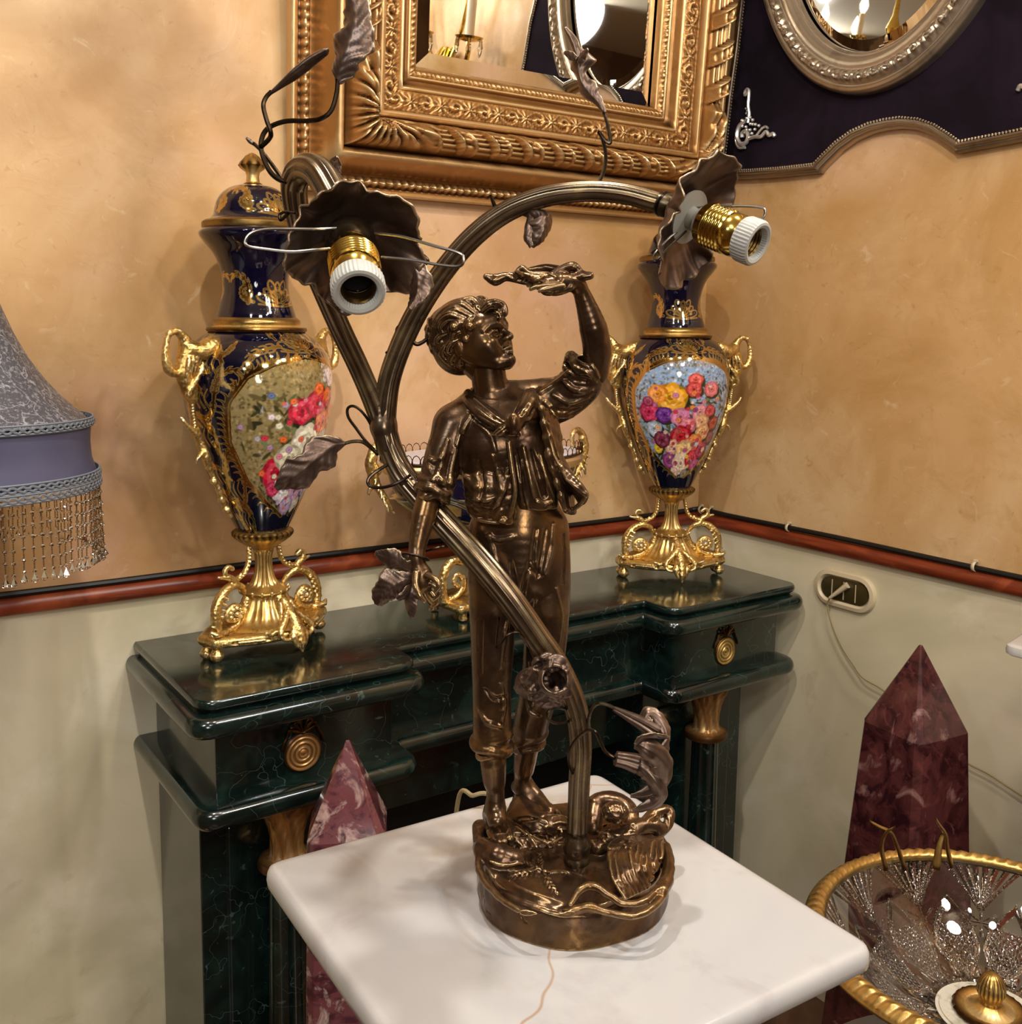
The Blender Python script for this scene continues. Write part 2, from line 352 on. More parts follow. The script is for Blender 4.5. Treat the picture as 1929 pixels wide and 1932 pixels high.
# ================================================================ ROOM
RX, RY, RZ = -4.6, -4.8, 3.2
def wallbox(name, c, d, m): o = MB().box(c, d).build(name, m, smooth=False, auto=None); return struct(o)
RAIL = 1.187
wallbox('wall_back_upper', (RX/2, .05, (RAIL+RZ)/2), (abs(RX)+.2, .1, RZ-RAIL), wall_up)
wallbox('wall_back_lower', (RX/2, .05, RAIL/2), (abs(RX)+.2, .1, RAIL), wall_low)
wallbox('wall_right_upper', (.05, RY/2, (RAIL+RZ)/2), (.1, abs(RY), RZ-RAIL), wall_up)
wallbox('wall_right_lower', (.05, RY/2, RAIL/2), (.1, abs(RY), RAIL), wall_low)
wallbox('wall_left', (RX-.05, RY/2, RZ/2), (.1, abs(RY)+.2, RZ), room_m)
wallbox('wall_front', (RX/2, RY-.05, RZ/2), (abs(RX)+.2, .1, RZ), room_m)
wallbox('floor', (RX/2, RY/2, -.05), (abs(RX)+.3, abs(RY)+.3, .1), floor_m)
wallbox('ceiling', (RX/2, RY/2, RZ+.05), (abs(RX)+.3, abs(RY)+.3, .1), ceil_m)
qr = [(0, 0), (-.006, 0), (-.016, .004), (-.021, .012), (-.022, .02), (-.018, .029), (-.010, .035), (0, .036)]
def railrun(name, p0, p1, nrm, m):
    mb = MB(); p0, p1, nrm = map(np.array, (p0, p1, nrm)); G = []
    for t in np.linspace(0, 1, 30):
        p = p0+(p1-p0)*t; G.append([p+nrm*(-a)+np.array([0, 0, b]) for a, b in qr])
    return struct(mb.grid(np.array(G)).build(name, m))
railrun('trim_1', (RX, 0, RAIL), (0, 0, RAIL), (0, -1., 0), wood)
railrun('trim_2', (0, 0, RAIL), (0, RY, RAIL), (-1., 0, 0), wood)
cab = MB(); tube(cab, cat([(RX+.1, -.008, RAIL+.043), (-3, -.01, RAIL+.043), (-2, -.009, RAIL+.042), (-1.6, -.009, RAIL+.041), (-1.2, -.009, RAIL+.044), (-.6, -.009, RAIL+.042), (-.1, -.009, RAIL+.043), (-.03, -.014, RAIL+.046), (-.012, -.035, RAIL+.047), (-.009, -.15, RAIL+.044), (-.009, -.5, RAIL+.046), (-.009, -.9, RAIL+.043), (-.009, -1.6, RAIL+.043), (-.009, -4, RAIL+.043)], 10), .0065, 8)
ce = empty('wall_cable', (0, 0, 0)); tag(ce, 'black cable clipped along the top of the red wooden wall rail', 'cable')
cab.build('cable', cable_m, ce)
for i, (x, y) in enumerate([(-.012, -.028), (-.0, -.06), (0, -.34), (0, -.86)]):
    mb = MB(); a = axis_mat((0, -1., 0) if i else (1, -1, 0)); P = [(0.009*math.cos(t), 0.009*math.sin(t), 0) for t in np.linspace(-PI/2, PI*.9, 9)]
    p0 = np.array([-.009 if i else -.016, y, RAIL+.0455]); G = [[p0+np.array([-.0095*math.cos(t), dy, .0095*math.sin(t)]) for t in np.linspace(-1.6, 2.0, 10)] for dy in (-.004, .004)]
    mb.grid(np.array(G)); mb.box(p0+[.002, 0, .012], (.008, .008, .006)); c_ = mb.build('cable_clip', cream_p, ce); so = c_.modifiers.new('s', 'SOLIDIFY'); so.thickness = .0015
# ---------------------------------------------------------------- wall outlet
ou = empty('wall_outlet', (0, -.522, 1.103)); tag(ou, 'cream oval wall socket with dark centre on cream wall right of mantel', 'socket')
def stadium(a, b, n=12):
    P = []
    for t in np.linspace(-PI/2, PI/2, n): P.append((a-b+b*math.cos(t), b*math.sin(t)))
    for t in np.linspace(PI/2, 3*PI/2, n): P.append((-(a-b)+b*math.cos(t), b*math.sin(t)))
    return np.array(P)
def onwallB(o): o.rotation_euler = (PI/2, 0, -PI/2)
mb = slab(stadium(.090, .047), [(0, 0), (0, .006), (-.003, .011), (-.012, .013), (-.0165, .009), (-.018, .004)]); o = mb.build('cover_plate', cream_p, ou); onwallB(o)
o = slab(stadium(.070, .028), [(0, .003), (0, .008), (-.002, .009)]).build('switch_insert', plug_d, ou); onwallB(o)
for dx in (0, -.035, .035):
    mb = MB(); mb.box((dx, 0, .0098), (.0015, .045, .002)); o = mb.build('insert_divider', cream_p, ou); onwallB(o)
cord = empty('appliance_cord', (0, 0, 0)); tag(cord, 'beige plug and thin cord hanging from the oval wall socket', 'cord')
mb = MB(); p0 = atx(1600, 1104, -.014); p1 = atx(1566, 1128, -.026); tube(mb, [p0, (p0+p1)/2, p1], [.012, .009, .005], 10, flat=.7); mb.build('plug', cream_p, cord)
pts = [p1] + [atx(a, b, -.022) for a, b in [(1562, 1145), (1571, 1180), (1590, 1222), (1612, 1256), (1630, 1280), (1668, 1303)]] + [atx(1740, 1360, -.02), atx(1812, 1430, -.02), atx(1868, 1462, -.02), atx(1929, 1502, -.02), atx(2050, 1580, -.02)]
mb = MB(); tube(mb, cat(pts, 8), .0024, 6); mb.build('flex', mat('beige_flex', '8f7f58', rough=.5), cord)
# ================================================================ MANTEL
man = empty('fireplace_mantel', (-.8, -.2, 0)); man.location = (0, 0, 0)
tag(man, 'dark green marble fireplace mantel with gilt mounts against the back wall', 'mantelpiece')
XL, XR, S1, S2, DP, DCn = -1.555, -.045, -1.155, -.470, -.398, -.300
def mslab(pl, prof):
    mb = slab(pl, prof); mb.v = [(x, min(y, -.002), z) for x, y, z in mb.v]; return mb
def plan(e, rr=.03):
    # counter-clockwise seen from above: back right, back left, then along the front
    P = [(XR+e, -.001), (XL-e, -.001), (XL-e, DP-e), (S1+e, DP-e), (S1+e, DCn-e), (S2-e, DCn-e), (S2-e, DP-e), (XR+e, DP-e)]
    return round_poly(P, [0, 0, .028, rr, rr*.7, rr*.7, rr, .03], 6)
mslab(plan(0), [(-.004, 1.070), (0, 1.072), (.003, 1.078)]+[(.004+.008*math.sin(t), 1.090-.010*math.cos(t)) for t in np.linspace(.3, PI*.85, 8)]).build('top_slab', green, man, auto=28)
mslab(plan(.012), [(-.02, 1.032), (0, 1.033)]+[(.016*math.sin(t), 1.0535-.0195*math.cos(t)) for t in np.linspace(.25, PI-.25, 10)]+[(-.01, 1.0735)]).build('upper_moulding', green, man, auto=28)
mslab(plan(.002), [(-.02, .862), (0, .8635)]+[(.016*math.sin(t), .8845-.020*math.cos(t)) for t in np.linspace(.25, PI-.25, 10)]+[(-.015, .9045)]).build('lower_moulding', green, man, auto=28)
e0 = -.028
P = [(XR+e0, -.004), (XL-e0, -.004), (XL-e0, DP-e0), (S1+e0, DP-e0), (S1+e0, DCn-e0), (S2-e0, DCn-e0), (S2-e0, DP-e0), (XR+e0, DP-e0)]
slab(round_poly(P, [0, 0, .004, .004, .004, .01, .01, .004], 3), [(0, .900), (0, 1.036)]).build('frieze', green, man, auto=30)
def mbox(name, x0, x1, y0, y1, z0, z1, m=green, b=.003): return bev(MB().box(((x0+x1)/2, (y0+y1)/2, (z0+z1)/2), (abs(x1-x0), abs(y1-y0), z1-z0)).build(name, m, man, smooth=False, auto=None), b, 2)
for x0, x1 in ((-1.527, -1.185), (-.44, -.085)):
    mbox('pier', x0, x1, -.004, -.27, .1, .864); mbox('pier_panel', x0+.05, x1-.05, -.262, -.278, .16, .80); mbox('plinth', x0-.01, x1+.01, -.004, -.40, .0, .11)
mbox('back_panel', -1.19, -.43, -.004, -.03, .0, .864, black); mbox('hearth_lintel', -1.19, -.43, -.03, -.2, .70, .864)
for cx in (-1.385, -.282):
    mb = MB(); lathe(mb, [(.038, .13), (.037, .40), (.033, .725)], 48, (cx, -.335, 0), rib=lambda t, z: 1-.05*np.abs(np.sin(t*8)), cap=False); mb.build('column', green, man)
    mb = MB(); lathe(mb, [(.050, .725), (.054, .728), (.055, .734), (.052, .742), (.036, .746), (.031, .752), (.030, .775), (.033, .80), (.040, .825), (.050, .845), (.056, .858), (.056, .866)], 64, (cx, -.335, 0), rib=lambda t, z: 1+np.where((z > .746) & (z < .85), .07*np.sin(t*9+z*60)+.04*np.sin(t*17-z*150), 0), cap=False); mb.build('capital', giltold, man)
    mb = MB(); lathe(mb, [(.055, .11), (.055, .125), (.05, .13), (.047, .14), (.04, .15), (.039, .16)], 32, (cx, -.335, 0)); mb.build('column_base', giltold, man)
def medallion(x, z):
    mb = MB(); M_ = axis_mat((0, -1., 0), (0, 0, 1)); c = (x, DP-e0-.0005, z)
    pr = [(.0365, 0), (.0365, .003), (.034, .005), (.031, .0035), (.029, .003), (.027, .0045), (.0245, .0045), (.0225, .003), (.0205, .003), (.018, .0048), (.0155, .0045), (.0135, .003), (.011, .003), (.009, .0048), (.006, .0035), (.003, .0055), (.0002, .006)]
    lathe(mb, pr, 40, c, M=M_, cap=False); mb.build('rosette', gilt if x > -.5 else giltold, man)
    mb = MB(); y = c[1]-.003
    for s in (-1, 1):
        tube(mb, cat([(x, y, z+.036), (x+s*.010, y-.002, z+.048), (x+s*.018, y-.003, z+.058), (x+s*.009, y-.003, z+.062), (x+s*.004, y-.002, z+.050), (x, y, z+.038)], 5), .0023, 6)
        tube(mb, cat([(x, y, z+.038), (x+s*.016, y-.001, z+.044), (x+s*.026, y, z+.046), (x+s*.031, y, z+.034), (x+s*.037, y, z+.024), (x+s*.040, y, z+.012)], 5), [.0035, *([.0028]*24), .0022][:26], 6)
        tube(mb, cat([(x, y, z+.040), (x+s*.013, y-.002, z+.054), (x+s*.024, y-.003, z+.052), (x+s*.02, y, z+.043)], 5), .002, 6)
    mb.build('ribbon_bow', gilt, man)
medallion(-1.367, .955); medallion(-.262, .953)
# ================================================================ WHITE TABLE with lamp
TZ = 1.1884; TC = np.array([-1.5195, -1.33]); TA = -.0508
tab = empty('pedestal_table', (TC[0], TC[1], 0), TA); tag(tab, 'white marble square pedestal table under the bronze boy lamp', 'table')
h_ = .21; sq = round_poly([(h_, -h_), (h_, h_), (-h_, h_), (-h_, -h_)][::1], .018, 6)
slab(sq, [(-.008, TZ-.024), (-.003, TZ-.0232), (0, TZ-.020), (.0008, TZ-.013), (0, TZ-.007), (-.0025, TZ-.0022), (-.0065, TZ-.0004), (-.012, TZ)]).build('table_top', white, tab, auto=60)
mb = MB(); lathe(mb, [(.10, TZ-.06), (.13, TZ-.055), (.13, TZ-.024)], 40); mb.build('capital', white, tab)
mb = MB(); lathe(mb, [(.085, .12), (.082, .5), (.075, TZ-.06)], 40); mb.build('column', white, tab)
mb = MB(); lathe(mb, [(.15, 0), (.15, .06), (.12, .075), (.11, .09), (.12, .10), (.10, .12)], 40); mb.build('base', white, tab)
# ================================================================ OBELISKS
def obelisk(loc, rz, apex, sh, hw, grow, label, chamf=.012, m=None):
    e = empty('obelisk', (loc[0], loc[1], 0), rz); tag(e, label, 'obelisk', 'red marble obelisks')
    zs = apex-sh; base = .16; wb = hw+grow*(zs-base)
    def ring(hw_, z, c):
        P = []
        for sx, sy in ((1, 1), (-1, 1), (-1, -1), (1, -1)):
            a = (sx*hw_, sy*(hw_-c)); b = (sx*(hw_-c), sy*hw_)
            P += [a, b] if sx*sy > 0 else [b, a]
        return [(x, y, z) for x, y in P]
    mb = MB(); G = [ring(wb, base, chamf), ring(hw, zs, chamf), ring(.003, apex-.002, .0012)]; mb.grid(np.array(G), closev=True, capv=True)
    o = mb.build('shaft', m or redm, e, smooth=False, auto=None); bev(o, .0015, 2)
    bev(MB().box((0, 0, base/2), (wb*2.5, wb*2.5, base)).build('plinth', redm, e, smooth=False, auto=None), .006, 2)
    return e
obelisk((-.345, -.955), math.radians(-7), 1.140, .165, .073, .052, 'tall dark red marble obelisk standing before the right wall behind the crystal bowl')
pinkm = mat('pink_veined_marble', '6e3c40', rough=.14, layers=[('b89890', 14, .52, .62, 8, 1.2), ('47202a', 22, .50, .62, 8, 1.6), ('7a464a', 44, .55, .75, 6, 1.), ('cbb6aa', 9, .60, .68, 8, 1.2)], coat=.35)
obelisk((-1.366, -.560), math.radians(-28), 1.045, .150, .064, .012, 'dusky red and white veined marble obelisk standing before the mantel, half behind the white table', m=pinkm)
# ================================================================ GILT MIRROR
gm = empty('gilt_mirror', (-1.238, -.006, 2.012)); tag(gm, 'large gold framed mirror with spiral ribbon relief, hanging above the mantel', 'mirror')
gm.rotation_euler = (.085, -.017, 0)
MW, MH = 1.232, 1.55
def carved(name, s0, s1, ns, hf, m, step=.004, W_=MW, H_=MH, par=None, y0=0.):
    """strip of the frame between insets s0 and s1; hf(s, a, c) -> height; a = distance along the side from its middle, c = distance from the inner corner"""
    S = np.linspace(s0, s1, ns); cor = lambda s: np.array([(s, s), (W_-s, s), (W_-s, H_-s), (s, H_-s)]); rows = []
    cnt = [int(W_/step), int(H_/step), int(W_/step), int(H_/step)]
    P = []
    for k in range(4):
        T = np.linspace(0, 1, cnt[k], endpoint=False); L = W_ if k % 2 == 0 else H_
        A = np.array([cor(s)[k] for s in S]); B = np.array([cor(s)[(k+1) % 4] for s in S])
        q = A[:, None]+(B-A)[:, None]*T[None, :, None]
        a = np.abs((q-(A[:, None]+B[:, None])/2)); a = a.max(-1) if False else np.linalg.norm(q-(A+B)[:, None]/2, axis=-1)*np.sign(T-.5)[None]
        ic = np.where(T[None, :, None] < .5, cor(s1)[k][None, None], cor(s1)[(k+1) % 4][None, None])
        d = q-ic; h = hf(S[:, None]+0*a, a, d); P.append(np.stack([q[..., 0], -h-y0, q[..., 1]], -1))
    G = np.concatenate(P, 1); nu, nv = G.shape[:2]
    i, j = np.meshgrid(np.arange(nu-1), np.arange(nv), indexing='ij'); i, j = i.ravel(), j.ravel(); j2 = (j+1) % nv
    return mesh(name, G.reshape(-1, 3), np.stack([i*nv+j, i*nv+j2, (i+1)*nv+j2, (i+1)*nv+j], 1), m, par if par is not None else gm)
def lerp(x, xs, ys): return np.interp(x, xs, ys)
def h_edge(s, a, d):
    b = lerp(s, [0, .0005, .016, .020, .030, .040, .046, .05], [0, .028, .026, .020, .034, .030, .024, .024]); w_ = ((s > .020) & (s < .046))
    return b+w_*.006*np.abs(np.sin(a*PI/.022+s*130))*np.sin((s-.02)/.026*PI)+w_*.003*np.sin(a*PI/.009)
def h_cove(s, a, d): return lerp(s, [.048, .052, .058, .070, .078, .084, .092, .100, .106, .110, .112], [.024, .026, .034, .066, .078, .088, .094, .092, .084, .074, .060])
def h_torus(s, a, d):
    u = (s-.112)/.078; b = .060+.062*np.sqrt(np.clip(1-(2*u-1)**2, 0, 1)); p = (a/.088+.55*u) % 1
    r = np.hypot(d[..., 0], d[..., 1]); an = np.arctan2(d[..., 1], d[..., 0])
    rib = np.clip(np.minimum(p, .46-p)/.03, 0, 1); q = (p/.23-1)
    lip = np.exp(-((np.abs(q)-.82)/.16)**2)*(p < .46); second = (np.floor(a/.088+.55*u) % 2) > 0
    inner = np.where(second, .0035*np.cos(u*2*PI*4)*np.exp(-(q/.5)**2), .004*np.sin(u*PI*14)*np.exp(-(q/.6)**2))
    body = rib*.019+lip*.008+1.5*inner*(p < .46)+np.where(p >= .46, .0036*np.cos(u*PI*13)-.004, 0)
    cr = (r < .155); lv = .018*np.abs(np.cos(an*9+np.sin(r*40)*.6))+.006*np.abs(np.sin(r*60))-.004*np.cos(an*36)
    wgt = np.clip((.17-r)/.03, 0, 1); edge = np.sin(np.clip(u, 0, 1)*PI)**.5
    return b+edge*(body*(1-wgt)+wgt*lv)
def h_fil(s, a, d): return lerp(s, [.188, .190, .194, .204, .207, .209], [.070, .094, .098, .098, .094, .082])
def h_orn(s, a, d):
    u = (s-.207)/.058; L = .074; c = ((a+2)/L) % 1; sgn = np.where((np.floor((a+2)/L) % 2) > 0, 1, -1)
    x = (c-.5)*L; y = (u-.5)*.058*sgn; r = np.hypot(x, y); an = np.arctan2(y, x)
    spir = np.cos(an*1+r/.0028)*np.exp(-(r/.022)**2); bead = np.exp(-(r/.0042)**2)*2.2
    x2 = np.minimum(c, 1-c)*L; r2 = np.hypot(x2, y); pet = np.exp(-(r2/.02)**2)*(np.cos(np.arctan2(y, x2)*8)*.8)+np.exp(-(r2/.0035)**2)*2
    fine = .5*np.sin(a*700+np.sin(u*9)*4)*np.sin(u*25+a*130)
    return lerp(s, [.207, .211, .235, .260, .265], [.082, .074, .075, .070, .066])+np.sin(np.clip(u, 0, 1)*PI)**.35*(.0034*spir+.0036*bead+.003*pet+.0012*fine)
def h_in(s, a, d): return lerp(s, [.263, .266, .270, .275, .283, .294, .300, .304], [.066, .074, .074, .066, .052, .047, .056, .050])
def h_sight(s, a, d):
    w_ = np.sin(np.clip((s-.303)/.017, 0, 1)*PI)
    return lerp(s, [.303, .306, .317, .321, .323, .330, .333], [.050, .053, .051, .044, .048, .040, .030])+w_*.0045*np.abs(np.sin(a*PI/.012+s*120))+w_*.002*np.sin(a*PI/.024)
K_ = .83
def S_(f): return lambda s, a, d: f(s/K_, a, d/K_)*1.05
for nm, a0, a1, n_, f_, st in (('outer_edge', 0, .050, 14, h_edge, .0035), ('cove_moulding', .048, .1122, 16, h_cove, .03), ('spiral_moulding', .112, .190, 30, h_torus, .0026), ('fillet', .188, .209, 7, h_fil, .03), ('scroll_band', .207, .265, 26, h_orn, .0022), ('inner_cove', .263, .304, 12, h_in, .03), ('sight_moulding', .303, .333, 12, h_sight, .003)):
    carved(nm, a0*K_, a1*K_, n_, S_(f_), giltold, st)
GI = .333*K_
mb = MB(); G = []
for s_, hh in ((GI, .026), (GI+.001, .0275), (GI+.032, .033)): G.append([(s_, -hh, s_), (MW-s_, -hh, s_), (MW-s_, -hh, MH-s_), (s_, -hh, MH-s_)])
mb.grid(np.array(G), closev=True); mb.f.append([8, 9, 10, 11]); mb.build('mirror_glass', mirror_m, gm, smooth=False, auto=None)
mb = MB(); mb.box((MW/2, -.006, MH/2), (MW*.98, .008, MH*.98)); mb.build('backing_board', black, gm, smooth=False)
# ================================================================ SILVER OVAL MIRROR ON BLACK PANEL
sm = empty('oval_mirror', (0, 0, 0)); tag(sm, 'oval silver framed mirror on a black velvet panel with wavy gilt border, right wall', 'mirror')
def B3(u, z, h): return (-.003-h, -u, z)
U0 = .572
half = [(0, 2.212), (.04, 2.210), (.085, 2.200), (.125, 2.182), (.160, 2.158), (.182, 2.142), (.186, 2.136), (.30, 2.140), (.40, 2.146), (.505, 2.156), (.510, 2.162), (.500, 2.24), (.488, 2.36), (.470, 2.48), (.458, 2.60), (.42, 2.75), (.39, 2.9), (.36, 3.12), (0, 3.16)]
right = half[:-1]; OUT = [(U0+a, z) for a, z in right]+[(U0, 3.16)]+[(U0-a, z) for a, z in right[::-1][:-1]]
OUT = np.array(OUT)
mb = MB(); mb.add([B3(u, z, .022) for u, z in OUT], [list(range(len(OUT)))]); mb.build('velvet_panel', velvet, sm, smooth=False)
mb = MB(); G = []
for off, hh in ((.009, 0), (.009, .010), (.008, .018), (.005, .022), (.001, .019), (0, .020), (-.001, .027), (-.004, .031), (-.008, .031), (-.010, .028), (-.011, .020)):
    q = offset_poly(OUT, off); G.append([B3(u, z, hh) for u, z in q])
mb.grid(np.array(G), closev=True); mb.build('panel_border', silver, sm)
q = offset_poly(OUT, -.0135); dense = []
for i in range(len(q)):
    a, b = q[i], q[(i+1) % len(q)]; n_ = max(1, int(round(np.linalg.norm(b-a)/.0078)))
    dense += [a+(b-a)*t/n_ for t in range(n_)]
mb = MB(); sp = [(math.cos(t)*.0032, math.sin(t)*.0032) for t in np.linspace(-PI/2, PI/2, 5)]
for u, z in dense:
    if z < 3.0: lathe(mb, [(max(r, 1e-5), y) for r, y in sp], 7, B3(u, z, .026), cap=False)
o = mb.build('bead_trim', mat('bead_silver', 'd0c6b4', met=1, rough=.25), sm); o['kind'] = 'stuff'
OC = (U0-.028, 2.792); OA, OB = .372, .505
th = np.linspace(0, 2*PI, 520, endpoint=False)
prof = [(0, 0), (0, .020), (-.006, .031), (-.014, .034), (-.018, .030), (-.022, .034), (-.030, .044), (-.040, .046), (-.050, .040), (-.054, .034), (-.060, .036), (-.070, .036), (-.080, .030), (-.086, .020), (-.090, .022), (-.094, .018), (-.096, .010)]
s_all = np.interp(np.linspace(0, len(prof)-1, 60), range(len(prof)), [p[0] for p in prof]); h_all = np.interp(np.linspace(0, len(prof)-1, 60), range(len(prof)), [p[1] for p in prof])
arc = th*(OA+OB)/2; G = np.zeros((60, len(th), 3))
for i, (s_, hh) in enumerate(zip(s_all, h_all)):
    u = (s_+.038)/.017; o_ = 0
    if abs(u) < 1:
        c = (arc/.046) % 1-.5; x = c*.046; y = u*.017; r = np.hypot(x, y); an = np.arctan2(y, x)
        o_ = (1-u*u)**.5*(.005*np.exp(-(r/.007)**2)+.0045*np.cos(an*2+r/.003)*np.exp(-(r/.018)**2)+.0035*np.abs(np.sin(arc*PI/.023+u*1.5))-.002)
    G[i, :, 0] = -.003-.022-hh-o_; G[i, :, 1] = -(OC[0]+(OA+s_)*np.cos(th)); G[i, :, 2] = OC[1]+(OB+s_)*np.sin(th)
mb = MB(); mb.grid(G, closev=True); mb.build('oval_frame', silver, sm)
mb = MB(); G = []
for s_, hh in ((-.095, .006), (-.122, .012)): G.append([B3(OC[0]+(OA+s_)*math.cos(t), OC[1]+(OB+s_)*math.sin(t), .02+hh) for t in th[::4]])
mb.grid(np.array(G), closev=True); n_ = len(th[::4]); mb.f.append(list(range(n_, 2*n_))); mb.build('mirror_glass', mirror_m, sm, smooth=False, auto=None)
def corner_mount(u, z, sx, sz):
    mb = MB(); h0 = .028
    def T(P, r, n=6): r = r*1.35; tube(mb, cat([B3(u+sx*a*1.3, z+sz*b*1.3, h0+c) for a, b, c in P], 6), r, n)
    T([(.006, .098, 0), (-.001, .092, .002), (-.004, .097, .001), (0, .103, 0), (.006, .1, 0), (.008, .086, .002), (.008, .070, .003), (.012, .052, .003), (.010, .036, .004)], .0032)
    T([(0, .042, 0), (-.014, .032, .003), (-.018, .014, .004), (-.008, -.002, .004), (.006, -.002, .004), (.012, .010, .004), (.006, .020, .004), (-.003, .018, .004), (-.004, .010, .003)], .0045)
    T([(-.008, .036, 0), (-.020, .02, .002), (-.021, .004, .002), (-.012, -.009, .002), (.004, -.011, .002)], .003)
    T([(.010, .004, .003), (.030, .006, .004), (.046, .004, .004), (.058, .012, .003), (.066, .004, .002), (.075, .006, .001), (.079, .000, 0)], .0038)
    T([(.03, .006, .002), (.045, .018, .003), (.055, .022, .002), (.062, .018, .002)], .0026)
    for k in range(16):
        a = rng.uniform(-.006, .040); b = rng.uniform(.012, .050); b = min(b, .058-a*.8)
        lathe(mb, [(1e-4, -.004), (.004, -.002), (.0045, .001), (.003, .004), (1e-4, .006)], 7, B3(u+sx*a*1.3, z+sz*b*1.3, h0+.004), M=axis_mat((-1, 0, 0)), cap=False)
    for k in range(6): lathe(mb, [(1e-4, -.003), (.003, 0), (1e-4, .003)], 6, B3(u+sx*(.008+rng.uniform(-.006, .006)), z+sz*(.055+.006*k), h0+.003), M=axis_mat((-1, 0, 0)), cap=False)
    mb.build('corner_mount', mat('bright_silver', 'e8e4de', met=.75, rough=.28) if 'bright_silver' not in MATS else MATS['bright_silver'], sm)
for sx, uu in ((1, .150), (-1, 2*U0-.150)):
    corner_mount(uu, 2.232, sx, 1)
    corner_mount(uu, 3.05, sx, -1)
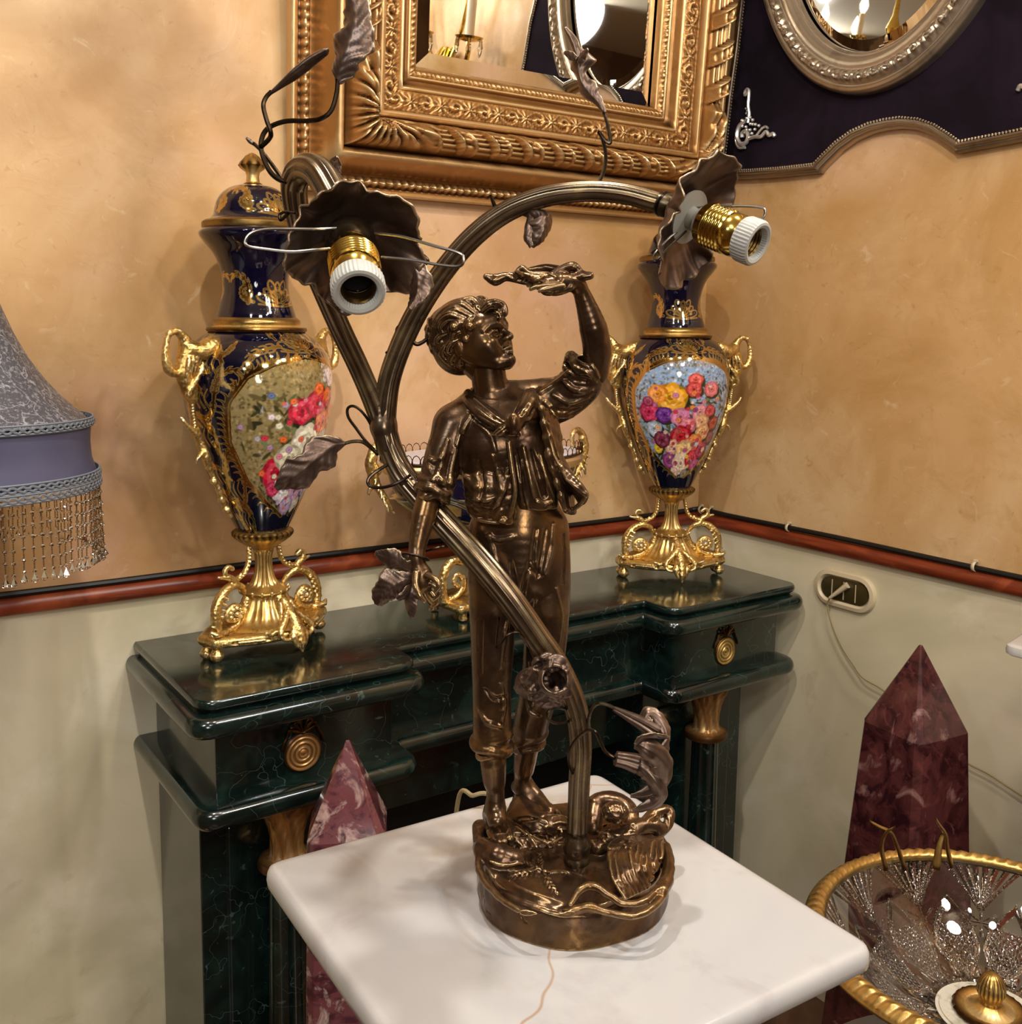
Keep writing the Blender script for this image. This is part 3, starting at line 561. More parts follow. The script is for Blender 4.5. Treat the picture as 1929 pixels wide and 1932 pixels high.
# ================================================================ PORCELAIN VASES
def raster(wid, hei, px):
    return np.zeros((hei, wid, 3), np.float32), np.zeros((hei, wid), np.float32)
class Canvas:
    """flat enamel painting: u along the girth (m, 0 = front), v height (m)"""
    def __init__(s, u0, u1, v0, v1, res, bg):
        s.u0, s.v0, s.r = u0, v0, res; s.nu, s.nv = int((u1-u0)/res), int((v1-v0)/res); s.c = np.tile(np.array(bg, np.float32), (s.nv, s.nu, 1)); s.g = np.zeros((s.nv, s.nu), np.float32)
    def win(s, u, v, r):
        a, b = int((u-r-s.u0)/s.r), int((u+r-s.u0)/s.r)+2; c, d = int((v-r-s.v0)/s.r), int((v+r-s.v0)/s.r)+2
        a, c = max(a, 0), max(c, 0); b, d = min(b, s.nu), min(d, s.nv)
        if a >= b or c >= d: return None
        U, V_ = np.meshgrid(s.u0+s.r*np.arange(a, b), s.v0+s.r*np.arange(c, d)); return (slice(c, d), slice(a, b)), U, V_
    def put(s, sl, al, col, gold=0.):
        al = np.clip(al, 0, 1)[..., None]; s.c[sl] = s.c[sl]*(1-al)+np.array(col, np.float32)*al; s.g[sl] = s.g[sl]*(1-al[..., 0])+gold*al[..., 0]
    def line(s, P, w0, w1=None, col=None, gold=1., n=8):
        P = cat(P, n) if len(P) > 2 else np.array(P, float); w1 = w0 if w1 is None else w1; col = GOLD if col is None else col
        lo, hi = P.min(0), P.max(0); c = (lo+hi)/2; r = (hi-lo).max()/2+max(w0, w1)+2*s.r; q = s.win(c[0], c[1], r)
        if q is None: return
        sl, U, V_ = q; D = np.full(U.shape, 9., np.float32)
        for i in range(len(P)-1):
            a, b = P[i], P[i+1]; ab = b-a; t = np.clip(((U-a[0])*ab[0]+(V_-a[1])*ab[1])/(ab@ab+1e-12), 0, 1); k = (i+t)/(len(P)-1)
            D = np.minimum(D, np.hypot(U-a[0]-t*ab[0], V_-a[1]-t*ab[1])-(w0+(w1-w0)*k))
        s.put(sl, .5-D/s.r, col, gold)
    def blob(s, u, v, a, b, rot, col, gold=0., al=1.):
        q = s.win(u, v, max(a, b)*1.1)
        if q is None: return
        sl, U, V_ = q; x, y = U-u, V_-v; c, d = math.cos(rot), math.sin(rot); X, Y = c*x+d*y, -d*x+c*y; s.put(sl, al*(1-np.hypot(X/a, Y/b))*min(a, b)/s.r, col, gold)
    def flower(s, u, v, r, col, n=6, heart=None, rot=0.):
        col = np.array(col)
        s.blob(u, v, r*1.05, r*1.0, 0, col*.42, al=.9)
        for ring, (k, sh) in enumerate(((1., .80), (.72, 1.0), (.45, .7), (.25, 1.1))):
            for i in range(n):
                t = rot+2*PI*(i+.5*(ring % 2))/n; cc = np.clip(col*sh*rng.uniform(.8, 1.25)+(.05 if ring == 1 else 0), 0, 1)
                s.blob(u+math.cos(t)*r*.55*k, v+math.sin(t)*r*.55*k, r*.48*k+r*.06, r*.36*k+r*.05, t, cc)
                s.blob(u+math.cos(t)*r*.62*k, v+math.sin(t)*r*.66*k, r*.25*k, r*.12*k, t+.6, np.clip(cc*1.35+.05, 0, 1), al=.6)
        s.blob(u, v, r*.2, r*.2, 0, col*.35 if heart is None else heart)
    def scroll(s, u, v, L, ang, curl, w_=.0022, leaves=True, mir=1):
        P = []; x, y, a = u, v, ang; n = 22
        for i in range(n):
            P.append((x, y)); x += math.cos(a)*L/n*mir; y += math.sin(a)*L/n; a += curl*(i/n)**1.3*2.6/n*2
        s.line(P[::2]+[P[-1]], w_, w_*.35, n=3)
        if leaves:
            for i in range(2, n-4, 3):
                dx, dy = P[i+1][0]-P[i][0], P[i+1][1]-P[i][1]; t = math.atan2(dy, dx)
                for sg in (1, -1):
                    l = L*.15*(1-i/n*.5); q = [(P[i][0], P[i][1]), (P[i][0]+math.cos(t+sg*.9)*l*.6, P[i][1]+math.sin(t+sg*.9)*l*.6), (P[i][0]+math.cos(t+sg*.45)*l*1.15, P[i][1]+math.sin(t+sg*.45)*l*1.15)]
                    s.line(q, w_*.75, w_*.2, n=3)
    def shell(s, u, v, r, n=7, up=1):
        for i in range(n):
            t = PI/2+(i-(n-1)/2)*(PI*.95/n); t = t if up > 0 else -t; l = r*(1 if i % 2 == 0 else .86)
            cx, cy = u+math.cos(t)*l*.55, v+math.sin(t)*l*.55; Q = [(cx+l*.45*math.cos(q)*math.cos(t)-l*.17*math.sin(q)*math.sin(t), cy+l*.45*math.cos(q)*math.sin(t)+l*.17*math.sin(q)*math.cos(t)) for q in np.linspace(0, 2*PI, 12)]
            s.line(Q, .0014, n=3)
            if i % 2 == 0: s.line([(u, v), (cx, cy)], .0006, .0014)
            s.blob(cx+l*.2*math.cos(t), cy+l*.2*math.sin(t), .0012, .0012, 0, GOLD, 1)
        s.line([(u-r*.9, v-.002*up), (u, v-.006*up), (u+r*.9, v-.002*up)], .0012)
        for i in range(-6, 7): s.blob(u+i*r*.14, v-.012*up, .0009, .0009, 0, GOLD, 1)
    def sample(s, u, v):
        x = np.clip((u-s.u0)/s.r, 0, s.nu-1.001); y = np.clip((v-s.v0)/s.r, 0, s.nv-1.001); i, j = x.astype(int), y.astype(int); fx, fy = (x-i)[:, None], (y-j)[:, None]
        i2, j2 = np.minimum(i+1, s.nu-1), np.minimum(j+1, s.nv-1)
        A = np.concatenate([s.c, s.g[..., None]], -1); return (A[j, i]*(1-fx)+A[j, i2]*fx)*(1-fy)+(A[j2, i]*(1-fx)+A[j2, i2]*fx)*fy
GOLD = np.array(srgb('cfa75a')[:3]); NAVY = np.array(srgb('06061c')[:3])
S3 = lambda c: np.array(srgb(c)[:3])
porc = mat('cobalt_porcelain', '0a0a2a', rough=.06, attr='Col', coat=.6)
def paint_body(kind):
    cv = Canvas(-.44, .44, 0, .45, .00085, NAVY)
    # dense side scrollwork
    for sd in (-1, 1):
        for k, (u, v) in enumerate([(.168, .05), (.17, .13), (.172, .21), (.165, .29), (.15, .36), (.235, .09), (.24, .17), (.24, .25), (.235, .33), (.31, .12), (.31, .22), (.30, .32), (.37, .17), (.37, .27), (.20, .385), (.39, .35), (.12, .03), (.13, .10)]):
            sc_ = 1.0; cv.scroll(sd*u, v, .10, PI*.55 if k % 2 else PI*.35, 1.5 if k % 2 else -1.5, .0036, True, sd); cv.scroll(sd*u, v, .075, -PI*.45, 1.7 if k % 2 else -1.9, .003, True, sd); cv.scroll(sd*(u+.03), v+.02, .05, PI*.2, 2.2, .0026, True, sd)
            for q in range(3): cv.line([(sd*(u+.012*q+.01), v-.02), (sd*(u+.012*q+.02), v), (sd*(u+.012*q+.012), v+.018)], .0018, .0006)
    # leafy border that frames the picture
    def edge(v):
        return np.interp(v, [.035, .07, .12, .20, .28, .33, .355, .368], [.014, .072, .118, .142, .136, .104, .06, 0.])
    vs_ = np.concatenate([np.linspace(.035, .33, 26), np.linspace(.335, .368, 9)])
    for sd in (-1, 1):
        L = [(sd*(edge(v)+.006), v+.004*(v > .33)) for v in vs_]
        for i in range(1, len(L)-1):
            t = math.atan2(L[i+1][1]-L[i-1][1], L[i+1][0]-L[i-1][0]); l = .024
            tt = t-sd*.55*1; q = [L[i], (L[i][0]+math.cos(tt)*l*.6, L[i][1]+math.sin(tt)*l*.6), (L[i][0]+math.cos(tt-sd*.35)*l, L[i][1]+math.sin(tt-sd*.35)*l)]
            cv.line(q, .0032, .0006, n=3)
            q = [L[i], (L[i][0]+math.cos(t-sd*.15)*l*.8, L[i][1]+math.sin(t-sd*.15)*l*.8)]; cv.line(q, .0016, .0006)
        cv.line(L, .0026, .0026, n=2)
        cv.scroll(sd*.045, .392, .11, -.15 if 1 else 0, -1.6, .003, True, sd); cv.scroll(sd*.05, .405, .075, .9, 2., .0024, True, sd); cv.scroll(sd*.13, .40, .07, -1.0, 1.8, .0024, True, sd)
    cv.shell(0, .385, .05, 9)
    # picture
    sl, U, V_ = cv.win(0, .2, .2)
    E_ = edge(V_); inside = (np.abs(U) < E_) & (V_ > .035) & (V_ < .368)
    pic = Canvas(-.16, .16, .02, .39, .00085, S3('8a7a52') if kind == 0 else S3('8fa6c4'))
    pal = {0: ['8a7440', '7a6638', 'a08a58', 'a48e60', '5d5230', 'b09c70', '77663a'], 1: ['a9bcd6', '7d96b8', 'c4cfe0', '6c86a8', '8e8f7c', '5b5a44']}[kind]
    for _ in range(4200):
        u, v = rng.uniform(-.15, .15), rng.uniform(.03, .38); c = S3(pal[rng.integers(len(pal))])*rng.uniform(.7, 1.1)
        if v < .11 and rng.random() < .8: c = c*.35
        if kind == 0 and u > .04 and v > .24: c = S3('e4dede')*rng.uniform(.7, 1)
        pic.blob(u, v, rng.uniform(.0018, .006), rng.uniform(.0012, .004), rng.uniform(0, 3), c, al=.55)
    greens = ['3c3a22', '4e5a34', '2e2c1c', '5d5030', '6d7a50']
    for _ in range(300):
        u, v = rng.normal(0, .055), rng.uniform(.05, .30); pic.blob(u, v, rng.uniform(.008, .016), rng.uniform(.002, .005), rng.uniform(0, 3.1), S3(greens[rng.integers(5)]), al=.9)
    FL = {0: [(-.05, .132, .030, 'c81838'), (-.012, .262, .022, 'd02040'), (.024, .275, .024, 'd42a48'), (.055, .29, .013, 'e8641e'), (.028, .305, .011, 'e8641e'), (.008, .20, .028, 'e6dcc0'), (.05, .235, .022, 'ee7a3a'), (.085, .26, .018, 'e06a4a'), (.105, .29, .024, 'c8a8b8'), (.075, .33, .020, 'ead4d8'), (-.03, .165, .024, 'ddd4b4'), (.065, .185, .026, 'e9e2c8'), (.035, .165, .017, 'd87890'), (-.03, .098, .026, 'd8cfd2'), (.01, .09, .024, 'b088a8'), (.05, .11, .026, 'c0a0c0'), (-.01, .06, .018, 'a890b0'), (.085, .12, .02, 'e07040'), (.10, .20, .02, '5a6a9a'), (.03, .055, .016, 'cdc4bc'), (.07, .075, .017, 'b8b0b8'), (-.06, .10, .014, 'c8305a')],
          1: [(-.045, .262, .032, 'e8a428'), (-.075, .272, .020, 'e8902a'), (.012, .31, .015, 'd85a50'), (.008, .285, .016, 'cc4a44'), (.055, .285, .017, 'd87070'), (-.1, .222, .022, 'c02858'), (-.06, .215, .018, '6a2a8a'), (-.02, .21, .020, 'cf7aa0'), (.03, .222, .018, 'd88c94'), (-.09, .175, .018, 'b8c8dc'), (.06, .225, .014, 'c84048'), (.04, .195, .018, 'e0a878'), (.0, .185, .020, 'd87888'), (.05, .165, .019, 'e2a870'), (.085, .19, .016, 'a83a28'), (-.015, .155, .025, 'b81c2c'), (.03, .135, .022, 'e07840'), (-.04, .125, .018, 'e0b090'), (-.05, .085, .019, '8a3070'), (-.085, .12, .012, 'e8c030'), (.0, .115, .024, 'e0b478'), (-.005, .078, .026, 'e8ccb0'), (.035, .09, .022, 'c82838'), (.065, .115, .019, 'a8284c'), (.055, .072, .015, 'b8508a'), (-.03, .05, .014, 'd8b0a0'), (.015, .045, .013, '8a7a68'), (-.07, .145, .02, '7a2440'), (.09, .15, .014, '904850'), (-.1, .25, .012, '9a2050')]}[kind]
    for u, v, r, c in FL: pic.blob(u+.004, v-.006, r*1.45, r*1.3, rng.uniform(0, 3), S3('2c2a1c'), al=.55)
    for u, v, r, c in FL:
        pic.flower(u, v, r*1.22, S3(c), int(rng.integers(5, 9)), rot=rng.uniform(0, 2))
        for _ in range(14):
            a, q = rng.uniform(0, 6.28), r*rng.uniform(.2, 1.05); pic.blob(u+q*math.cos(a), v+q*math.sin(a), r*rng.uniform(.15, .34), r*rng.uniform(.08, .18), a+rng.uniform(.8, 1.8), np.clip(S3(c)*rng.uniform(.5, 1.6), 0, 1), al=.75)
    for _ in range(60):
        u, v = rng.normal(0, .06), rng.uniform(.05, .3); pic.flower(u, v, rng.uniform(.004, .008), S3(FL[rng.integers(len(FL))][3]), 5)
    u_, v_ = U[inside], V_[inside]; col = pic.sample(u_, v_)
    tmp = cv.c[sl]; tmp[inside] = col[:, :3]; cv.c[sl] = tmp; tg = cv.g[sl]; tg[inside] = 0; cv.g[sl] = tg
    for sd in (-1, 1): cv.line([(sd*edge(v), v) for v in vs_], .0018, .0018, n=2)
    if True: # lattice under the top arch
        for i in range(-7, 8): cv.line([(i*.008-.006, .345), (i*.008+.006, .368)], .0005, .0005); cv.line([(i*.008+.006, .345), (i*.008-.006, .368)], .0005, .0005)
    return cv
def paint_band(w_, h_, shells):
    cv = Canvas(-w_, w_, 0, h_, .0009, NAVY)
    for u, v, r in shells:
        cv.shell(u, v, r, 7)
        for sd in (-1, 1): cv.scroll(u+sd*r*1.3, v, r*2.0, PI*.5, -1.8, .0034, True, sd); cv.scroll(u+sd*r*1.1, v+.002, r*1.2, .35, 2.0, .003, True, sd)
    return cv
def painted_lathe(name, prof, n, m, par, cv, zoff, rref, nz, gold_rings=()):
    prof = np.asarray(prof, float); d = np.concatenate([[0], np.cumsum(np.hypot(*np.diff(prof, axis=0).T))]); P = cat(prof, 8); dd = np.concatenate([[0], np.cumsum(np.hypot(*np.diff(P, axis=0).T))])
    t = np.linspace(0, dd[-1], nz); r = np.interp(t, dd, P[:, 0]); z = np.interp(t, dd, P[:, 1]); th = np.linspace(-PI, PI, n, endpoint=False)
    G = np.stack([r[:, None]*np.sin(th), -r[:, None]*np.cos(th), z[:, None]+0*th], -1)   # front faces -y
    i, j = np.meshgrid(np.arange(nz-1), np.arange(n), indexing='ij'); i, j = i.ravel(), j.ravel(); j2 = (j+1) % n
    o = mesh(name, G.reshape(-1, 3), np.stack([i*n+j, i*n+j2, (i+1)*n+j2, (i+1)*n+j], 1), m, par)
    col = cv.sample(np.tile(th*rref, nz), np.repeat(z-zoff, n)); col[:, :3] = np.clip(col[:, :3], 0, 1)
    ca = o.data.color_attributes.new('Col', 'FLOAT_COLOR', 'POINT'); ca.data.foreach_set('color', col.astype(np.float32).ravel()); return o
def vase(loc, rz, tilt, kind, label):
    e = empty('porcelain_vase', loc, rz); e.rotation_euler = (tilt[0], tilt[1], rz); tag(e, label, 'vase', 'porcelain vases on the mantel')
    # gilt foot: square plinth on four feet, waisted pyramid, side scrolls, acanthus drop, fluted stem
    g = SDF((-.155, -.12, .0), (.155, .10, .25), .0017); k = .004
    for sx in (-1, 1):
        for sy in (-1, 1):
            x, y = sx*.124, sy*.014
            g.stroke([(x, y, .001), (x, y, .012)], [.007, .009], .002); g.stroke([(x, y, .014), (x, y, .030)], [.013, .006], .002); g.ell((x, y, .016), (.013, .013, .005), .001)
        g.stroke([(sx*.126, -.014, .043), (sx*.126, .014, .043)], .0135, .003)
        for sy in (-1, 1):
            A = cat([(sx*.128, sy*.016, .043), (sx*.095, sy*.042, .043), (sx*.055, sy*.066, .043), (sx*.02, sy*.076, .043)], 5)
            g.stroke(A, .0115, .002); g.tri([(tuple(A[i]), tuple(A[i+3]), (0, 0, .046)) for i in range(0, len(A)-3, 3)], .009, .002)
            if sy < 0:
                B_ = A+[0, -.0125, 0]; g.stroke(B_[3:11], .0034, .001, 'cut'); g.stroke(B_[4:10], .0026, .001)
    prof = [(.085, .052), (.078, .058), (.060, .068), (.048, .085), (.040, .100), (.037, .112), (.046, .118), (.046, .124), (.036, .130), (.026, .137), (.020, .150), (.016, .170), (.0155, .195), (.019, .212), (.024, .218), (.020, .222)]
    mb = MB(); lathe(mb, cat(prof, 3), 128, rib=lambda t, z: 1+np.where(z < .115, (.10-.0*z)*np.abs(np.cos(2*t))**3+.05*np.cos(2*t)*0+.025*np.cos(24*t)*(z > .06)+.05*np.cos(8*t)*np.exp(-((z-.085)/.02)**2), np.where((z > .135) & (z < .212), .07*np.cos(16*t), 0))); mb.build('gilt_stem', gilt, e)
    for t in range(4):
        a = t*PI/2; c, s_ = math.cos(a), math.sin(a); q = .8 if t % 2 else 1.15
        g.stroke([(c*.088*q, s_*.088*q, .05), (c*.062*q, s_*.062*q, .064), (c*.047, s_*.047, .088), (c*.040, s_*.040, .112)], [.020, .017, .012, .010], .006)
    for t in range(16):
        a = t*PI/8; c, s_ = math.cos(a), math.sin(a); g.stroke([(c*.045, s_*.045, .120), (c*.047, s_*.047, .126)], .003, .001)
    for sx in (-1, 1):       # big C scrolls with rosettes, leaf tops
        P = cat([(sx*.128, -.01, .058), (sx*.118, -.012, .060), (sx*.122, -.012, .085), (sx*.118, -.01, .115), (sx*.100, -.008, .140), (sx*.078, -.006, .150), (sx*.058, -.004, .143), (sx*.048, 0, .130)], 5); g.stroke(P, np.interp(np.linspace(0, 1, len(P)), [0, .2, .5, .8, 1], [.006, .009, .0095, .008, .005]), .003)
        P2 = cat([(sx*.118, -.014, .062), (sx*.098, -.016, .062), (sx*.074, -.016, .072), (sx*.068, -.016, .095), (sx*.082, -.016, .110), (sx*.098, -.016, .102), (sx*.099, -.017, .086), (sx*.087, -.018, .081)], 5); g.stroke(P2, .0062, .002)
        for t in range(9): a = t*2*PI/9; g.ell((sx*.084+.012*math.cos(a), -.022, .094+.012*math.sin(a)), (.0042, .004, .0042), .001)
        g.ell((sx*.084, -.024, .094), (.006, .006, .006), .001)
        P = cat([(sx*.072, -.006, .150), (sx*.080, -.006, .165), (sx*.090, -.006, .172), (sx*.094, -.006, .184), (sx*.086, -.006, .192), (sx*.078, -.006, .186)], 5); g.stroke(P, [.007]*10+[.005]*(len(P)-10), .003)
        P = cat([(sx*.070, -.005, .162), (sx*.052, -.004, .168), (sx*.040, -.003, .185), (sx*.036, -.002, .205), (sx*.034, 0, .222)], 5); g.stroke(P, .0052, .002)
        for q in P[::2]: g.ell(q+np.array([0, -.005, 0]), .0024, .001)
        g.stroke([(sx*.092, -.006, .170), (sx*.108, -.006, .174)], [.005, .003], .002); g.stroke([(sx*.078, -.006, .152), (sx*.062, -.006, .162), (sx*.058, -.006, .172)], [.005, .004, .002], .002)
        g.stroke([(sx*.11, -.02, .060), (sx*.13, -.024, .062), (sx*.138, -.02, .068)], [.007, .006, .003], .002)
        for t in range(6): g.stroke([(sx*(.12-.004*t), -.018, .07+.012*t), (sx*(.133-.004*t), -.014, .078+.012*t)], [.004, .0015], .001)
    # acanthus mask at the front
    for sx in (-1, 1):
        g.stroke(cat([(sx*.004, -.070, .092), (sx*.020, -.080, .074), (sx*.036, -.086, .056), (sx*.034, -.092, .040), (sx*.018, -.094, .036), (sx*.012, -.094, .044)], 4), [.006]*10+[.0045]*11, .002)
        g.stroke([(sx*.006, -.085, .060), (sx*.014, -.096, .040), (sx*.008, -.100, .022), (0, -.102, .010)], [.007, .008, .006, .002], .002)
        g.stroke([(sx*.03, -.082, .06), (sx*.05, -.078, .052), (sx*.062, -.078, .058)], [.006, .005, .003], .002)
        g.stroke([(sx*.012, -.060, .105), (sx*.018, -.068, .085), (sx*.028, -.078, .07)], [.004, .0035, .003], .001)
    g.stroke([(0, -.055, .108), (0, -.076, .080), (0, -.092, .052), (0, -.104, .026), (0, -.104, .006)], [.007, .010, .012, .008, .002], .003)
    g.ell((0, -.102, .040), (.007, .006, .010), .002); g.stroke([(0, -.09, .066), (0, -.106, .034)], .002, .001, 'cut')
    g.F = np.maximum(g.F, -1.)
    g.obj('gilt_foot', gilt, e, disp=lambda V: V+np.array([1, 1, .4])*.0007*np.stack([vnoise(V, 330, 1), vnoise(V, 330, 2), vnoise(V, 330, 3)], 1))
    mb = MB(); lathe(mb, [(.020, .214), (.030, .222), (.044, .232), (.052, .240), (.056, .246), (.0565, .251), (.053, .255), (.048, .257)], 80, rib=lambda t, z: 1+.035*np.cos(t*28)*(z > .235)); mb.build('gilt_collar', gilt, e)
    body = [(.045, .252), (.052, .268), (.064, .295), (.080, .335), (.098, .385), (.115, .440), (.128, .495), (.1345, .545), (.1345, .590), (.127, .628), (.112, .655), (.094, .672), (.083, .679)]
    painted_lathe('body', body, 500, porc, e, paint_body(kind), .258, .128, 400)
    mb = MB(); lathe(mb, [(.080, .676), (.089, .678), (.0905, .682), (.089, .686), (.080, .688), (.077, .690), (.079, .694), (.078, .701), (.074, .706), (.070, .708)], 80); mb.build('gold_ring', gilt, e)
    neck = [(.072, .706), (.070, .716), (.065, .735), (.060, .760), (.0595, .785), (.064, .812), (.074, .838), (.088, .858), (.0965, .872), (.097, .880), (.091, .887)]
    painted_lathe('neck', neck, 240, porc, e, paint_band(.30, .19, [(0, .030, .050), (.22, .030, .05), (-.22, .030, .05)]), .706, .072, 150)
    mb = MB(); lathe(mb, [(.088, .884), (.0905, .886), (.092, .891), (.0915, .899), (.087, .903), (.080, .905)], 80); mb.build('lid_rim', gilt, e)
    lid = [(.082, .904), (.076, .908), (.071, .916), (.069, .926), (.065, .942), (.056, .958), (.042, .970), (.026, .976), (.012, .978)]
    painted_lathe('lid', lid, 200, porc, e, paint_band(.26, .09, [(0, .012, .042), (.17, .012, .042), (-.17, .012, .042)]), .906, .068, 90)
    mb = MB(); lathe(mb, [(.016, .975), (.017, .979), (.012, .983), (.011, .995), (.013, 1.003), (.020, 1.010), (.024, 1.016), (.020, 1.024), (.012, 1.034), (.005, 1.040), (.0005, 1.042)], 40, rib=lambda t, z: 1+np.where(z > 1.008, .07*np.cos(t*9+z*900), 0)); mb.build('pinecone_finial', gilt, e)
    for sx in (-1, 1):
        h = SDF((-.22, -.05, .26), (.22, .05, .69), .0019) if False else None
        lo, hi = ((.035, -.04, .26), (.215, .04, .70)) if sx > 0 else ((-.215, -.04, .26), (-.035, .04, .70))
        h = SDF(lo, hi, .0018)
        def T(P, r, k=.003, n=5):
            P = cat([(sx*a, b, c) for a, b, c in P], n); h.stroke(P, np.interp(np.linspace(0, 1, len(P)), np.linspace(0, 1, len(r)), r) if hasattr(r, '__len__') else r, k)
        T([(.088, -.006, .655), (.110, -.012, .652), (.130, -.010, .640), (.150, 0, .650), (.160, 0, .668), (.172, 0, .680), (.186, 0, .676)], [.015, .018, .019, .014, .009, .007, .006], .006)   # horn
        T([(.186, 0, .678), (.192, 0, .660), (.196, 0, .630), (.190, 0, .605), (.178, 0, .598), (.168, 0, .606), (.166, 0, .622)], [.006, .005, .007, .009, .008, .006, .004])      # ring loop
        T([(.150, 0, .645), (.158, 0, .620), (.160, 0, .590), (.152, 0, .565), (.146, 0, .545)], [.016, .015, .014, .015, .010], .006)                                          # satyr mask / leaf
        T([(.138, 0, .638), (.132, -.012, .610), (.150, -.014, .580), (.160, -.01, .556), (.150, -.008, .545)], [.006, .005, .005, .006, .004])
        for q in range(5): T([(.12+.008*q, -.008, .655-.003*q), (.126+.009*q, -.016, .640-.006*q), (.13+.009*q, -.012, .618-.01*q)], [.003, .004, .001], .001, 3)
        T([(.148, 0, .552), (.146, 0, .520), (.141, 0, .490), (.139, 0, .470)], [.006, .005, .005, .005])
        for z_ in np.linspace(.545, .475, 13): h.ell((sx*(.150-.0001*(.545-z_)*1e3*.9), -.004, z_), .0032, .0005)
        T([(.136, 0, .470), (.150, -.004, .482), (.165, -.006, .498), (.172, -.004, .510)], [.008, .006, .004, .003])
        T([(.140, 0, .485), (.132, 0, .455), (.126, -.004, .430), (.118, -.002, .405)], [.006, .008, .009, .006])
        T([(.118, 0, .41), (.108, 0, .385), (.096, -.002, .350), (.084, 0, .318), (.072, 0, .296)], [.006, .0045, .006, .0045, .004])
        for z_, x_ in ((.375, .108), (.335, .093), (.312, .083)): h.ell((sx*x_, -.002, z_), (.007, .007, .008), .002)
        T([(.126, -.002, .44), (.140, -.006, .43), (.146, -.004, .418)], [.005, .004, .002])
        h.obj('handle', gilt, e, disp=lambda V: V+.0008*np.stack([vnoise(V, 260, 4), vnoise(V, 260, 5), vnoise(V, 260, 6)], 1))
    e.scale = (1.035, 1.035, .912)
    return e
vase((-1.352, -.155, 1.1), math.radians(19), (0, -.015), 0, 'cobalt blue porcelain vase with red rose bouquet painting on the left of the mantel')
vase((-.252, -.156, 1.1), math.radians(-27), (0, -.012), 1, 'cobalt blue porcelain vase with yellow lily bouquet painting on the right of the mantel')
# ================================================================ FRINGED LAMP SHADE (left edge)
SH = CAM+ray(-99, 796)*1.52; SX, SY, SZ = SH; SZ = SZ-.004
sh = empty('fringed_floor_lamp', (SX, SY, 0)); tag(sh, 'grey lampshade with silver lace top, satin band and beaded fringe at the left edge', 'lamp')
bz = SZ
mb = MB(); lathe(mb, [(.194, bz+.004), (.180, bz+.018), (.155, bz+.042), (.134, bz+.068), (.113, bz+.100), (.094, bz+.138), (.078, bz+.18), (.066, bz+.22), (.062, bz+.26)], 72, rib=lambda t, z: 1+.012*np.cos(t*8)); mb.build('lace_top', glitter, sh)
mb = MB(); lathe(mb, [(.199, bz+.002), (.1965, bz-.03), (.198, bz-.055), (.205, bz-.078), (.2055, bz-.083)], 72, cap=False); mb.build('satin_band', grey_satin, sh)
mb = MB(); lathe(mb, [(.062, bz+.26), (.065, bz+.262), (.065, bz+.27), (.060, bz+.272)], 60); mb.build('top_ring', braid, sh)
for name, r0, z0 in (('upper_braid', .2005, bz+.004), ('lower_braid', .2075, bz-.078), ('lower_braid', .2080, bz-.0925)):
    mb = MB(); n = 300; th = np.linspace(0, 2*PI, n, endpoint=False)
    for sgn in (1, -1): # two plaited cords plus edge cords
        P = np.stack([(r0+.0018+.0008*np.cos(th*90+sgn*1.57))*np.cos(th), (r0+.0018+.0008*np.cos(th*90+sgn*1.57))*np.sin(th), z0+sgn*.0022+.0016*np.sin(th*90)*sgn], -1); tube(mb, np.vstack([P, P[:1]]), .0019, 5, cap=False)
        P = np.stack([(r0+.001)*np.cos(th[::3]), (r0+.001)*np.sin(th[::3]), z0+sgn*.0062+.0003*np.cos(th[::3]*200)], -1); tube(mb, np.vstack([P, P[:1]]), .0017, 5, cap=False)
    mb.build(name, braid, sh)
NS = 96; proto = None
def strand():
    mb = MB(); mc = MB(); z = 0
    for k in range(6):
        for q in range(5): lathe(mb, [(1e-4, z-.0005), (.0014, z-.0012), (.0014, z-.0026), (1e-4, z-.0034)], 5, cap=False); z -= .0034
        lathe(mc, [(1e-4, z), (.0030, z-.0012), (.0041, z-.0038), (.0030, z-.0064), (1e-4, z-.0076)], 7, cap=False); z -= .0076
    lathe(mc, [(1e-4, z), (.0018, z-.004), (.0075, z-.017), (.002, z-.021), (1e-4, z-.022)], 4, cap=False)
    return mb, mc
mb, mc = strand(); sA = mb.build('fringe_strand', bead_d, sh, smooth=False); sB = mc.build('crystal_bead', crystal, sA, smooth=False)
for i in range(NS):
    a = 2*PI*i/NS
    if i: A = sA.copy(); C.objects.link(A); B_ = sB.copy(); C.objects.link(B_); B_.parent = A
    else: A, B_ = sA, sB
    A.location = (.2075*math.cos(a), .2075*math.sin(a), bz-.098); A.rotation_euler = (rng.normal(0, .02), rng.normal(0, .02), a); A.scale = (.8, .8, .70*rng.uniform(.97, 1.03))
mb = MB(); lathe(mb, [(.009, .03), (.009, .5), (.006, .52), (.006, bz+.3)], 12); mb.build('pole', brass, sh)
mb = MB(); lathe(mb, [(.14, 0), (.14, .012), (.11, .022), (.03, .034), (.012, .05)], 40); mb.build('base', brass, sh)
mb = MB(); lathe(mb, [(.05, bz+.02), (.02, bz+.06), (.01, bz+.1)], 20); mb.build('lamp_holder', brass, sh)
